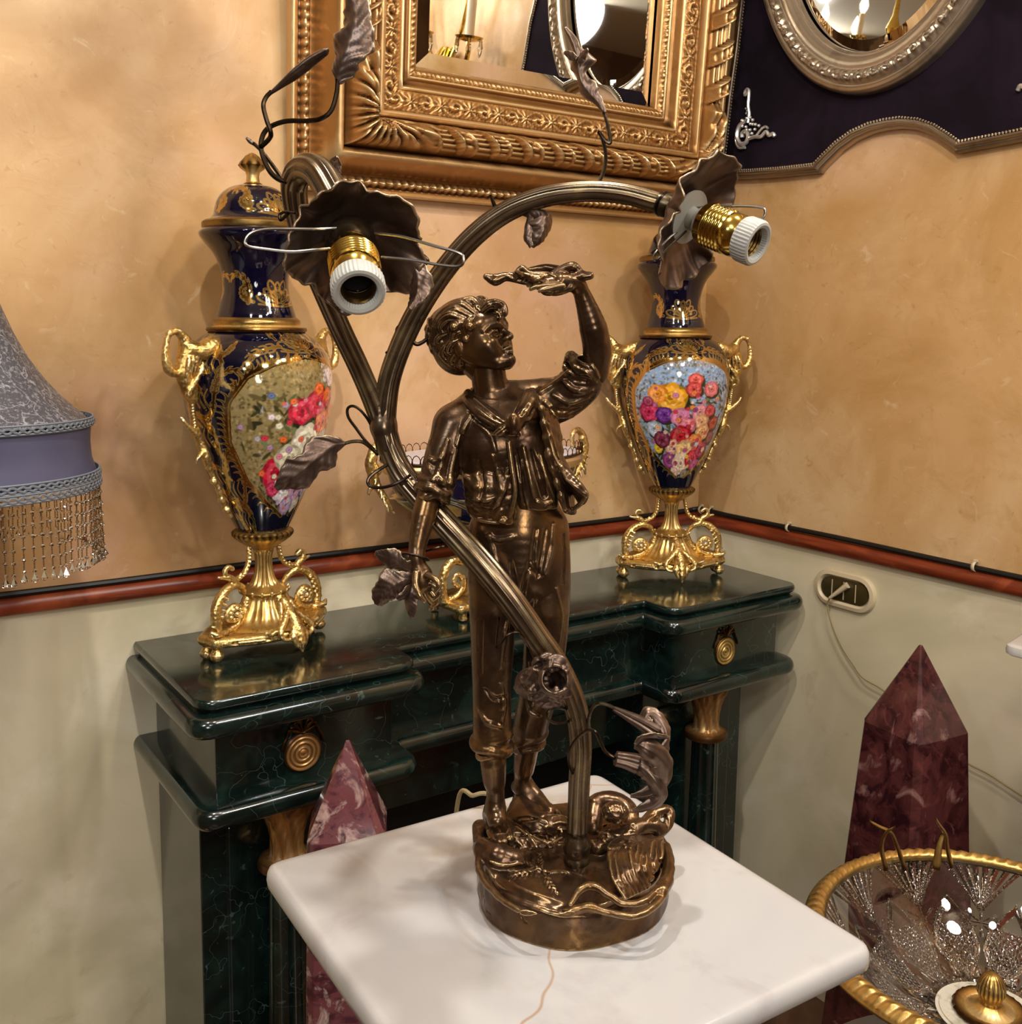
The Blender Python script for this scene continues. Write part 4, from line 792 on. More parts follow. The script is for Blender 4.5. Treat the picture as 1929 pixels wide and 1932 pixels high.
# ================================================================ OVAL CENTREPIECE ON THE MANTEL
JC = aty(918, 856, -.17); jz = 0
ja = empty('oval_centrepiece', (JC[0], JC[1], 1.1), math.radians(4)); tag(ja, 'oval blue and gilt centrepiece with white marble top, behind the bronze boy', 'centrepiece')
JT = JC[2]-1.1; EA, EB = .262, .55
def el(mb, prof, n=96, rib=None): return lathe(mb, [(r*EA, JT+z) for r, z in prof], n, rib=rib, ell=EB)
mb = el(MB(), [(.0, -.004), (.93, -.004), (.945, -.001), (.93, .002), (.0, .002)][1:4]); mb.build('marble_top', white_pt, ja)
mb = el(MB(), [(.95, -.010), (.99, -.008), (1.01, -.014), (1.0, -.022), (.965, -.030), (.93, -.034)]); mb.build('gilt_rim', gilt, ja)
mb = el(MB(), [(.93, -.034), (.90, -.06), (.80, -.10), (.62, -.14), (.40, -.165), (.26, -.172)], 96); mb.build('bowl', mat('cobalt_glaze', '0b0b2a', rough=.07, coat=.5), ja)
mb = el(MB(), [(.88, -.085), (.80, -.1), (.70, -.118)], 120, rib=lambda t, z: 1.02+.02*np.sign(np.sin(t*18))); mb.build('gilt_scrollwork', gilt, ja)
mb = MB()   # gallery of hoops
for i in range(64):
    a = 2*PI*i/64; P = []
    for q in np.linspace(0, PI, 7):
        t = a+math.cos(q)*.058; P.append((EA*.995*math.cos(t), EA*.995*EB*math.sin(t), JT-.004+.021*math.sin(q)))
    tube(mb, P, .0010, 4, cap=False)
th = np.linspace(0, 2*PI, 97)
tube(mb, np.stack([EA*.995*np.cos(th), EA*.995*EB*np.sin(th), np.full(97, JT-.003)], 1), .0022, 5, cap=False)
o = mb.build('gallery', gilt, ja)
for sx in (-1, 1):
    h = SDF((min(sx*.20, sx*.345), -.05, JT-.20), (max(sx*.20, sx*.345), .05, JT+.06), .0018)
    def T(P, r, k=.003): P = cat([(sx*(a+.043), b, JT+c) for a, b, c in P], 5); h.stroke(P, np.interp(np.linspace(0, 1, len(P)), np.linspace(0, 1, len(r)), r), k)
    T([(.205, -.012, .006), (.203, -.012, .028), (.214, -.008, .040), (.236, 0, .038), (.250, 0, .022), (.249, 0, .0), (.238, 0, -.02)], [.004, .006, .007, .008, .009, .009, .008])
    T([(.246, 0, .02), (.254, 0, .0), (.246, 0, -.035), (.232, 0, -.06), (.215, 0, -.085), (.20, 0, -.11)], [.010, .012, .011, .008, .007, .004]); T([(.24, 0, -.045), (.256, 0, -.055), (.26, 0, -.07)], [.006, .005, .002])
    for q in range(6): T([(.252-.006*q, -.008, -.02-.014*q), (.26-.008*q, -.014, -.028-.015*q)], [.004, .002], .001)
    h.obj('handle', gilt, ja, disp=lambda V: V+.0008*np.stack([vnoise(V, 260, 4), vnoise(V, 260, 5), vnoise(V, 260, 6)], 1))
g = SDF((-.14, -.11, 0), (.14, .11, JT-.15), .002)
for sx in (-1, 1):
    for sy in (-1, 1): g.stroke([(sx*.10, sy*.055, .002), (sx*.10, sy*.055, .02)], .009, .002)
    P = cat([(sx*.122, -.012, .040), (sx*.126, -.012, .07), (sx*.118, -.01, .105), (sx*.095, -.008, .125), (sx*.072, -.006, .12)], 5); g.stroke(P, .010, .003)
    P2 = cat([(sx*.122, -.014, .045), (sx*.10, -.018, .044), (sx*.077, -.018, .060), (sx*.076, -.018, .085), (sx*.092, -.018, .095), (sx*.10, -.018, .08), (sx*.09, -.018, .07)], 5); g.stroke(P2, .006, .002)
g.tri([((-.11, -.06, .03), (.11, -.06, .03), (.11, .06, .03)), ((-.11, -.06, .03), (.11, .06, .03), (-.11, .06, .03))], .011, .003)
g.stroke([(0, 0, .03), (0, 0, .08), (0, 0, .11), (0, 0, JT-.165)], [.07, .035, .022, .030], .006)
g.stroke([(0, -.05, .09), (0, -.075, .05), (0, -.088, .012)], [.012, .016, .004], .004)
g.obj('gilt_foot', gilt, ja, disp=lambda V: V+.001*np.stack([vnoise(V, 300, 1), vnoise(V, 300, 2), vnoise(V, 300, 3)], 1))
# ================================================================ CRYSTAL BOWL (lower right)
bc = CAM+ray(1878, 1778)*1.30; BX, BY, BZ = bc; BR = .218
cb = empty('crystal_bowl', (BX, BY, BZ-.15), math.radians(20)); tag(cb, 'cut crystal bowl in a gilt mount with a pinecone knob, lower right corner', 'bowl')
RZ_ = .15
n, nr = 900, 230; th = np.linspace(0, 2*PI, n, endpoint=False); t = np.linspace(0, 1, nr)[:, None]
rr = BR*(.26+.74*t**.8); zz = RZ_-.105*(1-t**1.55)
NSEG = 12; A = (th*NSEG/(2*PI)) % 1-.5; al = A[None]*2*PI*rr/NSEG; L = BR
def cut(x, w_): return np.clip(1-np.abs(x)/w_, 0, 1)
d = np.zeros((nr, n)); Am = np.minimum(np.abs(A), .5)[None]
# fans at the rim
ft = (t-.62)/.38; ang = A[None]/(np.clip(ft, .02, 1)); d += (t > .62)*cut(((ang*7) % 1)-.5, .32)*np.clip(ft*6, 0, 1)*(np.abs(ang) < .52)
# pointed arches with cross hatching
arch = (.5*(1-np.abs((t-.36)/.34)**1.7)).clip(0); ins = np.abs(A)[None] < arch*.62
A2 = ((th*NSEG/(2*PI)+.5) % 1)-.5; ins2 = (np.abs(A2)[None] < arch*.72) & (t < .70)
d += cut(np.abs(A2)[None]-arch*.72, .05)*(t < .72)*1.3+cut(np.abs(A2)[None]-arch*.88, .03)*(t < .72)
hx = (A2[None]*9+t*17) % 1-.5; hy = (A2[None]*9-t*17) % 1-.5; d += ins2*(t < .52)*np.maximum(cut(hx, .3), cut(hy, .3))
# stars in the plain fields
su, sv = A[None]*2*PI*rr/NSEG/.03, (t-.55)/.12; sr = np.hypot(su, sv); sa = np.arctan2(sv, su); d += (sr < 1)*cut(np.sin(sa*4), .35)*(1-sr)*.9
d += cut(t-.06, .03)+(t < .2)*cut(((A2[None]*4) % 1)-.5, .3)*np.clip((.2-t)*10, 0, 1)
dep = .0052*d
out = np.stack([(rr+.0+.002)*np.cos(th), (rr+.002)*np.sin(th), zz-.004+dep*.8-.0], -1); inn = np.stack([(rr-.004)*np.cos(th), (rr-.004)*np.sin(th), zz+.003+.0*dep], -1)[::-1][::10, ::6]
def gq(G, o):
    nu, n = G.shape[:2]; i, j = np.meshgrid(np.arange(nu-1), np.arange(n), indexing='ij'); i, j = i.ravel(), j.ravel(); j2 = (j+1) % n; return np.stack([i*n+j, i*n+j2, (i+1)*n+j2, (i+1)*n+j], 1)+o
mesh('glass_bowl', np.vstack([out.reshape(-1, 3), inn.reshape(-1, 3)]), np.vstack([gq(out, 0), gq(inn, out.shape[0]*out.shape[1])]), mat('cut_crystal', 'fbfcff', rough=.0, trans=1, ior=1.62), cb, smooth=True, auto=12)
mb = MB(); lathe(mb, [(.002, .043), (.05, .043), (.0625, .045), (.066, .05), (.0, .052)][:4], 60); lathe(mb, [(BR*.28, .040), (BR*.28, .052), (.001, .053)], 60, cap=False); mb.build('frosted_centre', mat('frosted_glass', 'c9c2b0', rough=.35, layers=[('a09a88', 60, .5, .7, 5, 1)], bump=(200, .6, .002), spec=.8), cb)
th = np.linspace(0, 2*PI, 1100, endpoint=False); pr = cat([(BR-.006, RZ_-.004), (BR-.006, RZ_+.003), (BR-.001, RZ_+.006), (BR+.007, RZ_+.006), (BR+.014, RZ_+.002), (BR+.020, RZ_-.003), (BR+.020, RZ_-.010), (BR+.010, RZ_-.013), (BR-.002, RZ_-.010)], 4)
G = []
for q, (r_, z_) in enumerate(pr):
    u = (r_-BR)/.014; lf = np.abs(np.sin(th*44+u*1.5))**.6*(abs(u-.4) < 1)*max(0, 1-abs(u-.4)); fn = .35*np.cos(th*176+u*4)*(z_ > RZ_-.004)
    k_ = (.0034*(lf-.35)+.0007*fn)*(z_ > RZ_-.006); G.append(np.stack([(r_+k_*.4)*np.cos(th), (r_+k_*.4)*np.sin(th), z_+k_], 1))
G = np.array(G); mesh('gilt_rim', G.reshape(-1, 3), gq(G, 0), gilt, cb)
mb = MB(); lathe(mb, [(.042, .052), (.046, .056), (.044, .060), (.036, .060), (.030, .057), (.020, .060), (.014, .066)], 60, rib=lambda t, z: 1+.02*np.cos(t*24)); mb.build('knob_dish', gilt, cb)
mb = MB(); lathe(mb, [(.011, .062), (.010, .068), (.014, .074), (.0175, .082), (.017, .092), (.013, .101), (.007, .106), (.001, .108)], 96, rib=lambda t, z: 1+np.where(z > .07, .055*np.cos(t*10+z*420)*np.cos(t*10-z*420), .05*np.cos(t*12))); mb.build('pinecone_knob', gilt, cb)
def ribbon(mb, P, wv, w0, w1, th_=.003):
    P = cat(P, 7); n_ = len(P); wv = np.array(wv, float); wv /= np.linalg.norm(wv); T = np.gradient(P, axis=0); G = []
    for k in range(n_):
        w_ = w0+(w1-w0)*k/(n_-1); nn = np.cross(T[k], wv); nn /= np.linalg.norm(nn)
        G.append([P[k]+wv*w_, P[k]+nn*th_, P[k]-wv*w_, P[k]-nn*th_*.5])
    mb.grid(np.array(G), closev=True, capv=True)
rz = math.radians(20)
def loc(p): d = np.array(p)-np.array([BX, BY, BZ-.15]); c, s_ = math.cos(-rz), math.sin(-rz); return np.array([c*d[0]-s_*d[1], s_*d[0]+c*d[1], d[2]])
def at_d(px, py, dist): return loc(CAM+ray(px, py)*dist)
for pts_, dd in (([(1672, 1640), (1664, 1600), (1672, 1572), (1690, 1560)], 1.40), ([(1708, 1640), (1694, 1600), (1682, 1572), (1660, 1560), (1640, 1549)], 1.42), ([(1768, 1640), (1772, 1600), (1780, 1572)], 1.42), ([(1796, 1635), (1788, 1600), (1785, 1575), (1772, 1555), (1765, 1543)], 1.44)):
    mb = MB(); P = cat([at_d(a, b, dd) for a, b in pts_], 6); tube(mb, P, np.linspace(.0062, .0028, len(P)), 10, flat=.55); mb.build('upright_leaf', gilt, cb)
for ang, nm in ((-175, 'side_scroll'), (-125, 'side_scroll'), (-70, 'side_scroll')):
    a = math.radians(ang); R_ = lambda r, z, o=0: (r*math.cos(a)-o*math.sin(a), r*math.sin(a)+o*math.cos(a), z); g = SDF(np.array(R_(BR+.02, .05))-.10, np.array(R_(BR+.02, .05))+.11, .0024)
    for o_ in (-.03, .03):
        P = cat([R_(BR+.01, RZ_-.008, o_*.6), R_(BR+.030, RZ_-.03, o_*1.2), R_(BR+.018, RZ_-.055, o_*1.5), R_(BR-.02, RZ_-.085, o_*.8), R_(BR-.06, RZ_-.12, 0)], 6); g.stroke(P, np.linspace(.010, .006, len(P)), .004)
        P = cat([R_(BR+.02, RZ_-.02, o_), R_(BR+.045, RZ_-.022, o_*1.4), R_(BR+.05, RZ_-.04, o_*1.7), R_(BR+.035, RZ_-.05, o_*1.6)], 6); g.stroke(P, np.linspace(.007, .004, len(P)), .003)
    g.stroke([R_(BR+.012, RZ_-.002, -.05), R_(BR+.026, RZ_-.006, 0), R_(BR+.012, RZ_-.002, .05)], [.006, .014, .006], .004)
    g.obj(nm, gilt, cb, disp=lambda V: V+.0014*np.stack([vnoise(V, 200, 4), vnoise(V, 200, 5), vnoise(V, 200, 6)], 1))
mb = MB(); lathe(mb, [(.10, -.12), (.10, -.10), (.07, -.085), (.04, -.06), (.03, -.02), (.045, .01), (.075, .03), (.06, .040)], 60, rib=lambda t, z: 1+.03*np.cos(t*16)); mb.build('gilt_foot', gilt, cb)
ct = empty('occasional_table', (BX, BY, 0)); tag(ct, 'round wooden table carrying the crystal bowl, hidden below the frame', 'table')
zt = BZ-.15-.12
mb = MB(); lathe(mb, [(.24, zt-.03), (.25, zt-.015), (.24, zt)], 60); mb.build('table_top', mat('grey_stone', '6a6864', rough=.25), ct)
mb = MB(); lathe(mb, [(.16, 0), (.15, .03), (.04, .06), (.035, zt-.1), (.10, zt-.03)], 40); mb.build('pedestal', wood, ct)
# ================================================================ TABLE CORNER AT THE RIGHT EDGE
wt = empty('marble_topped_stand', (0, 0, 0)); tag(wt, 'corner of a white marble topped reddish wooden stand at the right edge', 'table')
q = CAM+ray(1893, 1214)*1.75; z1 = q[2]
pl = round_poly([(q[0]+.02, q[1]-.42), (q[0]+.30, q[1]-.30), (q[0]+.24, q[1]+.05), (q[0], q[1])][::1], .02, 5)
slab(pl, [(-.006, z1-.020), (-.001, z1-.017), (0, z1-.010), (-.002, z1-.003), (-.008, z1)]).build('table_top', white, wt)
e1 = CAM+ray(1915, 1560)*1.85
bev(MB().box((e1[0]+.155, e1[1]-.24, (z1-.02)/2-.13), (.30, .30, z1-.28)).build('cabinet', wood, wt, smooth=False), .004)
mb = MB(); mb.box((e1[0]+.155, e1[1]-.24, z1-.15), (.06, .06, .26)); mb.build('neck', white, wt)
# ================================================================ CHANDELIER AND SCONCE seen in the mirrors
bulb_m = mat('lit_bulb', 'fff2dc', emit=('ffe9c8', 14)); candle_m = mat('candle_sleeve', 'efe6d2', rough=.5)
def drop(mb, p, s_=1.): lathe(mb, [(1e-4, 0), (.003*s_, -.004*s_), (.0055*s_, -.016*s_), (.003*s_, -.028*s_), (1e-4, -.032*s_)], 6, p, cap=False)
def lightarm(root, R_, z0, ang, s_=1., c=(0, 0, 0)):
    a = ang; f = lambda r, z: (c[0]+r*math.cos(a), c[1]+r*math.sin(a), c[2]+z)
    mb = MB(); tube(mb, cat([f(.02, z0), f(R_*.35, z0-.07), f(R_*.7, z0-.08), f(R_, z0-.03), f(R_, z0)], 6), .006, 8); arm = mb.build('arm', brass, root)
    mb = MB(); lathe(mb, [(.004, 0), (.03, .006), (.034, .012), (.012, .012)], 20, f(R_, z0)); mb.build('drip_pan', brass, arm)
    mb = MB(); lathe(mb, [(.011, .01), (.011, .095), (.006, .097)], 16, f(R_, z0)); mb.build('candle', candle_m, arm)
    mb = MB(); lathe(mb, [(.005, .095), (.015, .115), (.016, .128), (.009, .15), (.001, .172)], 16, f(R_, z0)); mb.build('bulb', bulb_m, arm)
    mb = MB()
    for k in range(6): q = 2*PI*k/6; drop(mb, (f(R_, z0)[0]+.032*math.cos(q), f(R_, z0)[1]+.032*math.sin(q), f(R_, z0)[2]+.008), 1.2)
    mb.build('crystal_drops', crystal, arm, smooth=False)
ch = empty('chandelier', (-1.72, -.86, 2.80)); tag(ch, 'brass candle chandelier with crystal drops and lit bulbs, seen only in the mirrors', 'chandelier')
mb = MB(); lathe(mb, [(.001, -.14), (.02, -.12), (.008, -.10), (.035, -.06), (.02, -.02), (.012, .02), (.03, .07), (.012, .12), (.008, .20), (.004, .39)], 24); mb.build('stem', brass, ch)
for k in range(6): lightarm(ch, .28, -.02, k*PI/3+.2)
sn = empty('wall_sconce', (-.012, -1.56, 2.46)); tag(sn, 'brass candle wall sconce with crystal drops, reflected in the gold framed mirror', 'wall lamp')
mb = MB(); lathe(mb, [(.03, 0), (.05, .01), (.02, .02), (.001, .022)], 30, M=axis_mat((-1, 0, 0)), rib=lambda t, z: 1+.08*np.cos(t*8)); mb.build('wall_plate', brass, sn)
sn.scale = (1.5, 1.5, 1.5)
for a in (PI*.6, PI*.8, PI, PI*1.2, PI*1.4): lightarm(sn, .19, .05, a)
for s_ in (-1, 1):
    mb = MB(); tube(mb, cat([(-.02, s_*.02, .0), (-.03, s_*.10, .10), (-.03, s_*.12, .25), (-.02, s_*.04, .34), (-.02, 0, .36)], 8), .005, 8); mb.build('lyre_arm', brass, sn)
# ================================================================ BRONZE BOY LAMP
LB = atz(1078, 1702, TZ); _n = (LB-CAM)*[1, 1, 0]; _n /= np.linalg.norm(_n); _t = np.array([_n[1], -_n[0], 0.]); LM = np.array([_t, _n, [0, 0, 1.]])
OC_ = LM @ (CAM-LB)
lamp = empty('figural_table_lamp', tuple(LB), math.atan2(_t[1], _t[0])); tag(lamp, 'bronze boy figure lamp with two flower shaped lamp arms on the white marble table', 'lamp')
def P_(px, py, y=0.):
    d = LM @ ray(px, py); return OC_+d*(y-OC_[1])/d[1]
def Z_(px, py, z):
    d = LM @ ray(px, py); return OC_+d*(z-OC_[2])/d[2]
def PP(L, y=0.): return [P_(a[0], a[1], a[2] if len(a) > 2 else y) for a in L]
def rp(r, y=0.): return np.asarray(r, float)/1898.5*(.948+y)       # radius given in picture pixels
def hit(s, px, py, sink=0., dflt=0.):
    d = LM @ ray(px, py); d /= np.linalg.norm(d); t = np.arange(.55, 1.35, s.h*.5); Q = OC_+d*t[:, None]; I = np.round((Q-s.lo)/s.h).astype(int)
    ok = ((I >= 0) & (I < s.n)).all(1); F = np.full(len(t), 1.); J = I[ok]; F[ok] = s.F[J[:, 0], J[:, 1], J[:, 2]]; w_ = np.nonzero(F < 0)[0]
    return (Q[w_[0]]+d*sink) if len(w_) else P_(px, py, dflt)
def fold(s, L, r, k=.002, sink=0., op='add', n=4):
    """a raised or engraved fold laid on the visible surface"""
    L = cat(np.array(L, float), n) if len(L) > 2 else np.array([np.array(L[0])+(np.array(L[1])-np.array(L[0]))*t for t in np.linspace(0, 1, 6)])
    Q = [(hit(s, a, b, sink, 9.), (a, b)) for a, b in L]; Q = [q for q in Q if q[0][1] < 5]
    if len(Q) < 3: return s
    L = np.array([q[1] for q in Q]); Q = np.array([q[0] for q in Q]); yy = Q[:, 1]; med = np.median(yy); Q = np.array([q if abs(q[1]-med) < .03 else P_(a, b, med) for q, (a, b) in zip(Q, L)])
    R_ = rp(np.interp(np.linspace(0, 1, len(Q)), np.linspace(0, 1, len(r)), r) if hasattr(r, '__len__') else r); return s.stroke(Q, R_, k, op)
def chain(s, L, r, k=.006, n=4):
    P = cat([P_(*a) for a in L], n); R_ = np.interp(np.linspace(0, 1, len(P)), np.linspace(0, 1, len(r)), r); s.stroke(P, rp(R_, np.mean([a[2] for a in L])), k); return P
# ---------------------------------------------------------------- base
b = SDF((-.112, -.09, -.004), (.112, .122, .10), .0009)
X, Y, Z = np.meshgrid(*[(b.lo[i]+b.h*np.arange(b.n[i])).astype(np.float32) for i in range(3)], indexing='ij', sparse=True)
ang = np.arctan2(Y-.016, X); rad = np.hypot(X, (Y-.016)/.99)
R0 = .0925+.0016*np.sin(ang*3+1)+.001*np.sin(ang*7)-.0
top = .039+.0025*np.sin(X*70+1)*np.cos(Y*60)+.010*np.clip((Y-.01)/.08, 0, 1)+.004*np.clip(-X/.09, 0, 1)
b.F = np.maximum(np.maximum(rad-(R0-.004*np.clip(Z/.04, 0, 1)), Z-top), .0-Z).astype(np.float32)
hh = np.maximum(.008-np.abs((rad-R0)-(Z-top)), 0)/.008; b.F = (b.F+hh*hh*.002).astype(np.float32)
def zs(s, L, r, k=.003, op='add', n=4):
    P = cat([Z_(*a) for a in L], n); rr_ = np.interp(np.linspace(0, 1, len(P)), np.linspace(0, 1, len(r)), r) if hasattr(r, '__len__') else r; s.stroke(P, rp(rr_), k, op); return s
# rim lip running along the front
zs(b, [(905, 1600, .046), (905, 1640, .043), (925, 1675, .042), (965, 1710, .042), (1010, 1727, .041), (1060, 1728, .041), (1085, 1718, .043), (1115, 1712, .046), (1150, 1722, .043), (1200, 1728, .041), (1240, 1705, .043), (1262, 1665, .046)], [6, 8, 6, 5, 5, 5, 8, 8, 6, 6, 7, 8], .003)
zs(b, [(1078, 1705, .044), (1095, 1680, .052), (1120, 1672, .054), (1150, 1690, .050), (1180, 1705, .046), (1220, 1698, .046), (1255, 1660, .05)], [4, 7, 8, 7, 6, 6, 6], .004)
zs(b, [(935, 1655, .041), (985, 1690, .040), (1050, 1706, .039), (1075, 1700, .04)], [4, 9, 10, 5], .006, 'cut')
# rock under the near foot and behind the far foot
for L, r in (([(915, 1600, .048), (940, 1615, .050), (975, 1622, .046), (995, 1612, .043)], [20, 24, 20, 10]), ([(935, 1560, .045), (965, 1580, .045), (990, 1590, .043)], [24, 22, 14]), ([(980, 1540, .052), (1020, 1560, .052), (1055, 1560, .050), (1050, 1580, .045)], [28, 30, 22, 10]), ([(985, 1480, .06), (985, 1520, .06), (1010, 1535, .058)], [10, 22, 20]), ([(905, 1560, .044), (905, 1600, .044)], [14, 12])): zs(b, L, r, .006)
for L in ([(925, 1625, .052), (950, 1632, .050), (985, 1628, .048)], [(1000, 1575, .052), (1035, 1590, .050), (1060, 1580, .048)], [(975, 1560, .055), (1000, 1580, .053), (1015, 1600, .048)], [(1045, 1545, .058), (1060, 1570, .053)]): zs(b, L, [2, 4, 2], .002); 
for i in range(26):
    px, py = rng.uniform(955, 1070), rng.uniform(1540, 1615); a = rng.uniform(-.6, .9); q = 14
    fold(b, [(px, py), (px+q*math.cos(a), py+q*.6*math.sin(a)), (px+2*q*math.cos(a+.3), py+1.2*q*math.sin(a+.3))], [1, 3, .8], .0015, op='add' if i % 2 else 'cut', n=2)
# ivy leaf (three lobes) at the front, with veins
for tip, w_ in (((958, 1655), 13), ((1052, 1690), 13), ((1018, 1608), 9), ((985, 1625), 10), ((1075, 1648), 6)):
    c0 = (1022, 1645); m = ((c0[0]+tip[0])/2, (c0[1]+tip[1])/2); fold(b, [c0, m, tip], [4, w_*.8, 2], .001, .0012)
    fold(b, [c0, m, tip], [1.6, 1.8, .8], .0006, 0, 'cut')
    dx, dy = tip[0]-c0[0], tip[1]-c0[1]; l = math.hypot(dx, dy); nx, ny = -dy/l, dx/l
    for t in np.linspace(.25, .85, 5):
        for sg in (-1, 1): fold(b, [(c0[0]+dx*t, c0[1]+dy*t), (c0[0]+dx*(t+.12)+sg*nx*w_*.6, c0[1]+dy*(t+.12)+sg*ny*w_*.6)], [1.6, 1.2], .0008)
fold(b, [(1030, 1646), (1060, 1645), (1095, 1652)], [3, 4, 2], .002)
# ribbed shell and curling driftwood on the right
for i in range(13):
    t = i/12; p0 = (1170+8*t, 1690-6*t); 
    L = [(1180+70*t*.6, 1695-20*t), (1160+85*t, 1655-35*t), (1152+95*t, 1600-15*t+12*math.sin(t*3)), (1180+70*t, 1578+4*t)]
    P = cat([Z_(a[0], a[1], .047+.020*math.sin(j/3*PI*.8)*(1-.3*abs(t-.5))) for j, a in enumerate(L)], 4); b.stroke(P, rp(np.interp(np.linspace(0, 1, len(P)), [0, .5, 1], [3, 7, 4])), .0018)
for i in range(10):
    t = i/9+rng.uniform(-.02, .02); q = rng.uniform(-5, 5); fold(b, [(1188+66*t, 1694-34*t), (1168+76*t+q, 1664-40*t), (1160+84*t, 1636-30*t), (1158+86*t-q, 1606-20*t), (1176+72*t, 1584-2*t)], [1, 3, 5, 4, 2], .0016, -.001, 'cut')
for L, r in (([(1250, 1680, .048), (1262, 1640, .05), (1255, 1600, .052), (1235, 1590, .055)], [10, 12, 12, 8]), ([(1120, 1560, .056), (1125, 1520, .068), (1160, 1512, .072), (1190, 1535, .066), (1180, 1565, .058)], [16, 22, 20, 18, 12]), ([(1140, 1580, .052), (1175, 1580, .054), (1210, 1560, .06), (1240, 1560, .058)], [14, 18, 16, 14]), ([(1215, 1560, .058), (1235, 1535, .066), (1262, 1530, .066), (1262, 1552, .058), (1245, 1575, .052)], [12, 13, 11, 11, 9]), ([(1105, 1590, .048), (1130, 1600, .046), (1160, 1590, .048)], [8, 12, 8])): zs(b, L, r, .004)
b.ell(Z_(1160, 1532, .078), (.013, .012, .010), .003); b.ell(Z_(1163, 1524, .088), (.009, .007, .0045), .0015, op='cut')
for i in range(7): fold(b, [(1144+i*5.5, 1518), (1148+i*5.5, 1532)], [1.2, 1.4], .0006)
for i in range(5): fold(b, [(1222+i*9, 1548+i), (1238+i*6, 1538), (1252+i*3, 1545+i*6)], [1.5, 2.5, 1.5], .001, op='cut' if i % 2 else 'add')
for i in range(18):
    px, py = rng.uniform(1110, 1200), rng.uniform(1545, 1610); a = rng.uniform(0, 6.28); fold(b, [(px, py), (px+8*math.cos(a), py+5*math.sin(a)), (px+13*math.cos(a+.8), py+8*math.sin(a+.8))], [1.5, 3.5, 1], .0015, n=2)
for L in ([(912, 1690), (916, 1700), (914, 1712)], [(918, 1718), (926, 1726)], [(980, 1722), (990, 1738), (996, 1742)]): fold(b, L, [1.5, 1.2, .6][:len(L)], .0006, op='cut')
b.obj('rocky_base', bronze, lamp, disp=lambda V: V+.0006*np.stack([vnoise(V, 120, 7), vnoise(V, 120, 8), vnoise(V, 160, 9)*.6], 1)*(V[:, 2:3] > .002))
# ---------------------------------------------------------------- body (one continuous surface)
g = SDF((-.185, -.045, .038), (.052, .112, .612), .0009); YB = .042
chain(g, [(982, 1010, YB), (983, 960, YB), (965, 880, YB), (950, 810, YB-.002)], [64, 58, 72, 74], .012)                 # trunk
chain(g, [(868, 800, YB-.006), (950, 770, YB), (1035, 752, YB+.006)], [34, 42, 34], .014)
chain(g, [(938, 780, .035), (926, 735, .032), (920, 690, .030)], [38, 31.5, 31], .008)                                    # neck
NP = [(850, 812, .030), (830, 870, .018), (812, 925, .006), (800, 975, -.004), (790, 1020, -.012), (785, 1052, -.017)]
chain(g, NP, [31, 26, 22, 22, 17, 13.5], .006)                                                                            # hanging arm
chain(g, [(1045, 755, .045), (1085, 735, .040), (1120, 702, .032)], [32, 30, 25], .008)                                   # raised upper arm
chain(g, [(1120, 700, .032), (1127, 665, .026), (1120, 620, .020), (1106, 575, .015), (1092, 538, .010)], [23, 26, 25, 18, 12.5], .006)
# hanging hand: palm, thumb at its side and four curled fingers
chain(g, [(786, 1050, -.018), (790, 1075, -.018), (797, 1100, -.018)], [13, 16, 17], .004)
g.ell(P_(796, 1092, -.018), (.0105, .008, .014), .004)
for (L, r) in (([(806, 1085, -.024), (822, 1093, -.030), (829, 1106, -.032), (822, 1116, -.030)], [6.5, 6, 5.2, 4.2]), ([(806, 1098, -.020), (822, 1106, -.024), (830, 1120, -.025), (820, 1130, -.022)], [6.2, 5.6, 5, 4]),
               ([(803, 1108, -.016), (816, 1122, -.018), (826, 1136, -.018), (816, 1143, -.014)], [6, 5.4, 4.8, 3.8]), ([(797, 1112, -.010), (806, 1130, -.010), (818, 1145, -.009), (812, 1150, -.006)], [5.4, 4.8, 4.2, 3.4]),
               ([(785, 1082, -.026), (784, 1104, -.034), (793, 1124, -.037), (801, 1134, -.036)], [7, 6.4, 5.4, 4.2])): chain(g, L, r, .0012, 3)
# raised hand, palm turned down over the eyes, fingers reaching left around the leafy twig
chain(g, [(1092, 540, .010), (1078, 533, .006), (1060, 532, .002)], [13, 17, 16], .004)
for (L, r) in (([(1062, 524, .012), (1040, 520, .014), (1020, 523, .014), (1006, 530, .012)], [7, 6.2, 5.4, 4.2]), ([(1060, 529, .004), (1034, 528, .004), (1012, 532, .003), (997, 538, .002)], [7, 6.4, 5.4, 4.2]),
               ([(1058, 536, -.004), (1034, 537, -.006), (1014, 540, -.008), (1002, 545, -.008)], [6.6, 6, 5, 4]), ([(1062, 540, -.012), (1042, 543, -.016), (1026, 546, -.018), (1018, 549, -.018)], [6, 5.4, 4.6, 3.6]),
               ([(1078, 541, .000), (1060, 549, .000), (1044, 552, .002), (1034, 548, .003)], [7.5, 7, 6.4, 5])): chain(g, L, r, .0012, 3)
# legs and feet
chain(g, [(945, 1030, .038), (932, 1150, .030), (930, 1280, .026), (930, 1400, .028), (932, 1470, .030)], [50, 44, 33, 26, 20], .010)
chain(g, [(932, 1440, .029), (935, 1490, .030), (935, 1530, .030)], [22, 17, 18], .005)
chain(g, [(1022, 1030, .045), (1032, 1150, .040), (1024, 1280, .042), (1000, 1380, .062), (990, 1450, .076)], [48, 42, 32, 26, 18], .010)
chain(g, [(990, 1430, .072), (986, 1462, .080), (988, 1482, .082)], [18, 15.5, 17], .005)
def foot(an, heel, ball, tips, wd, z_):
    pass
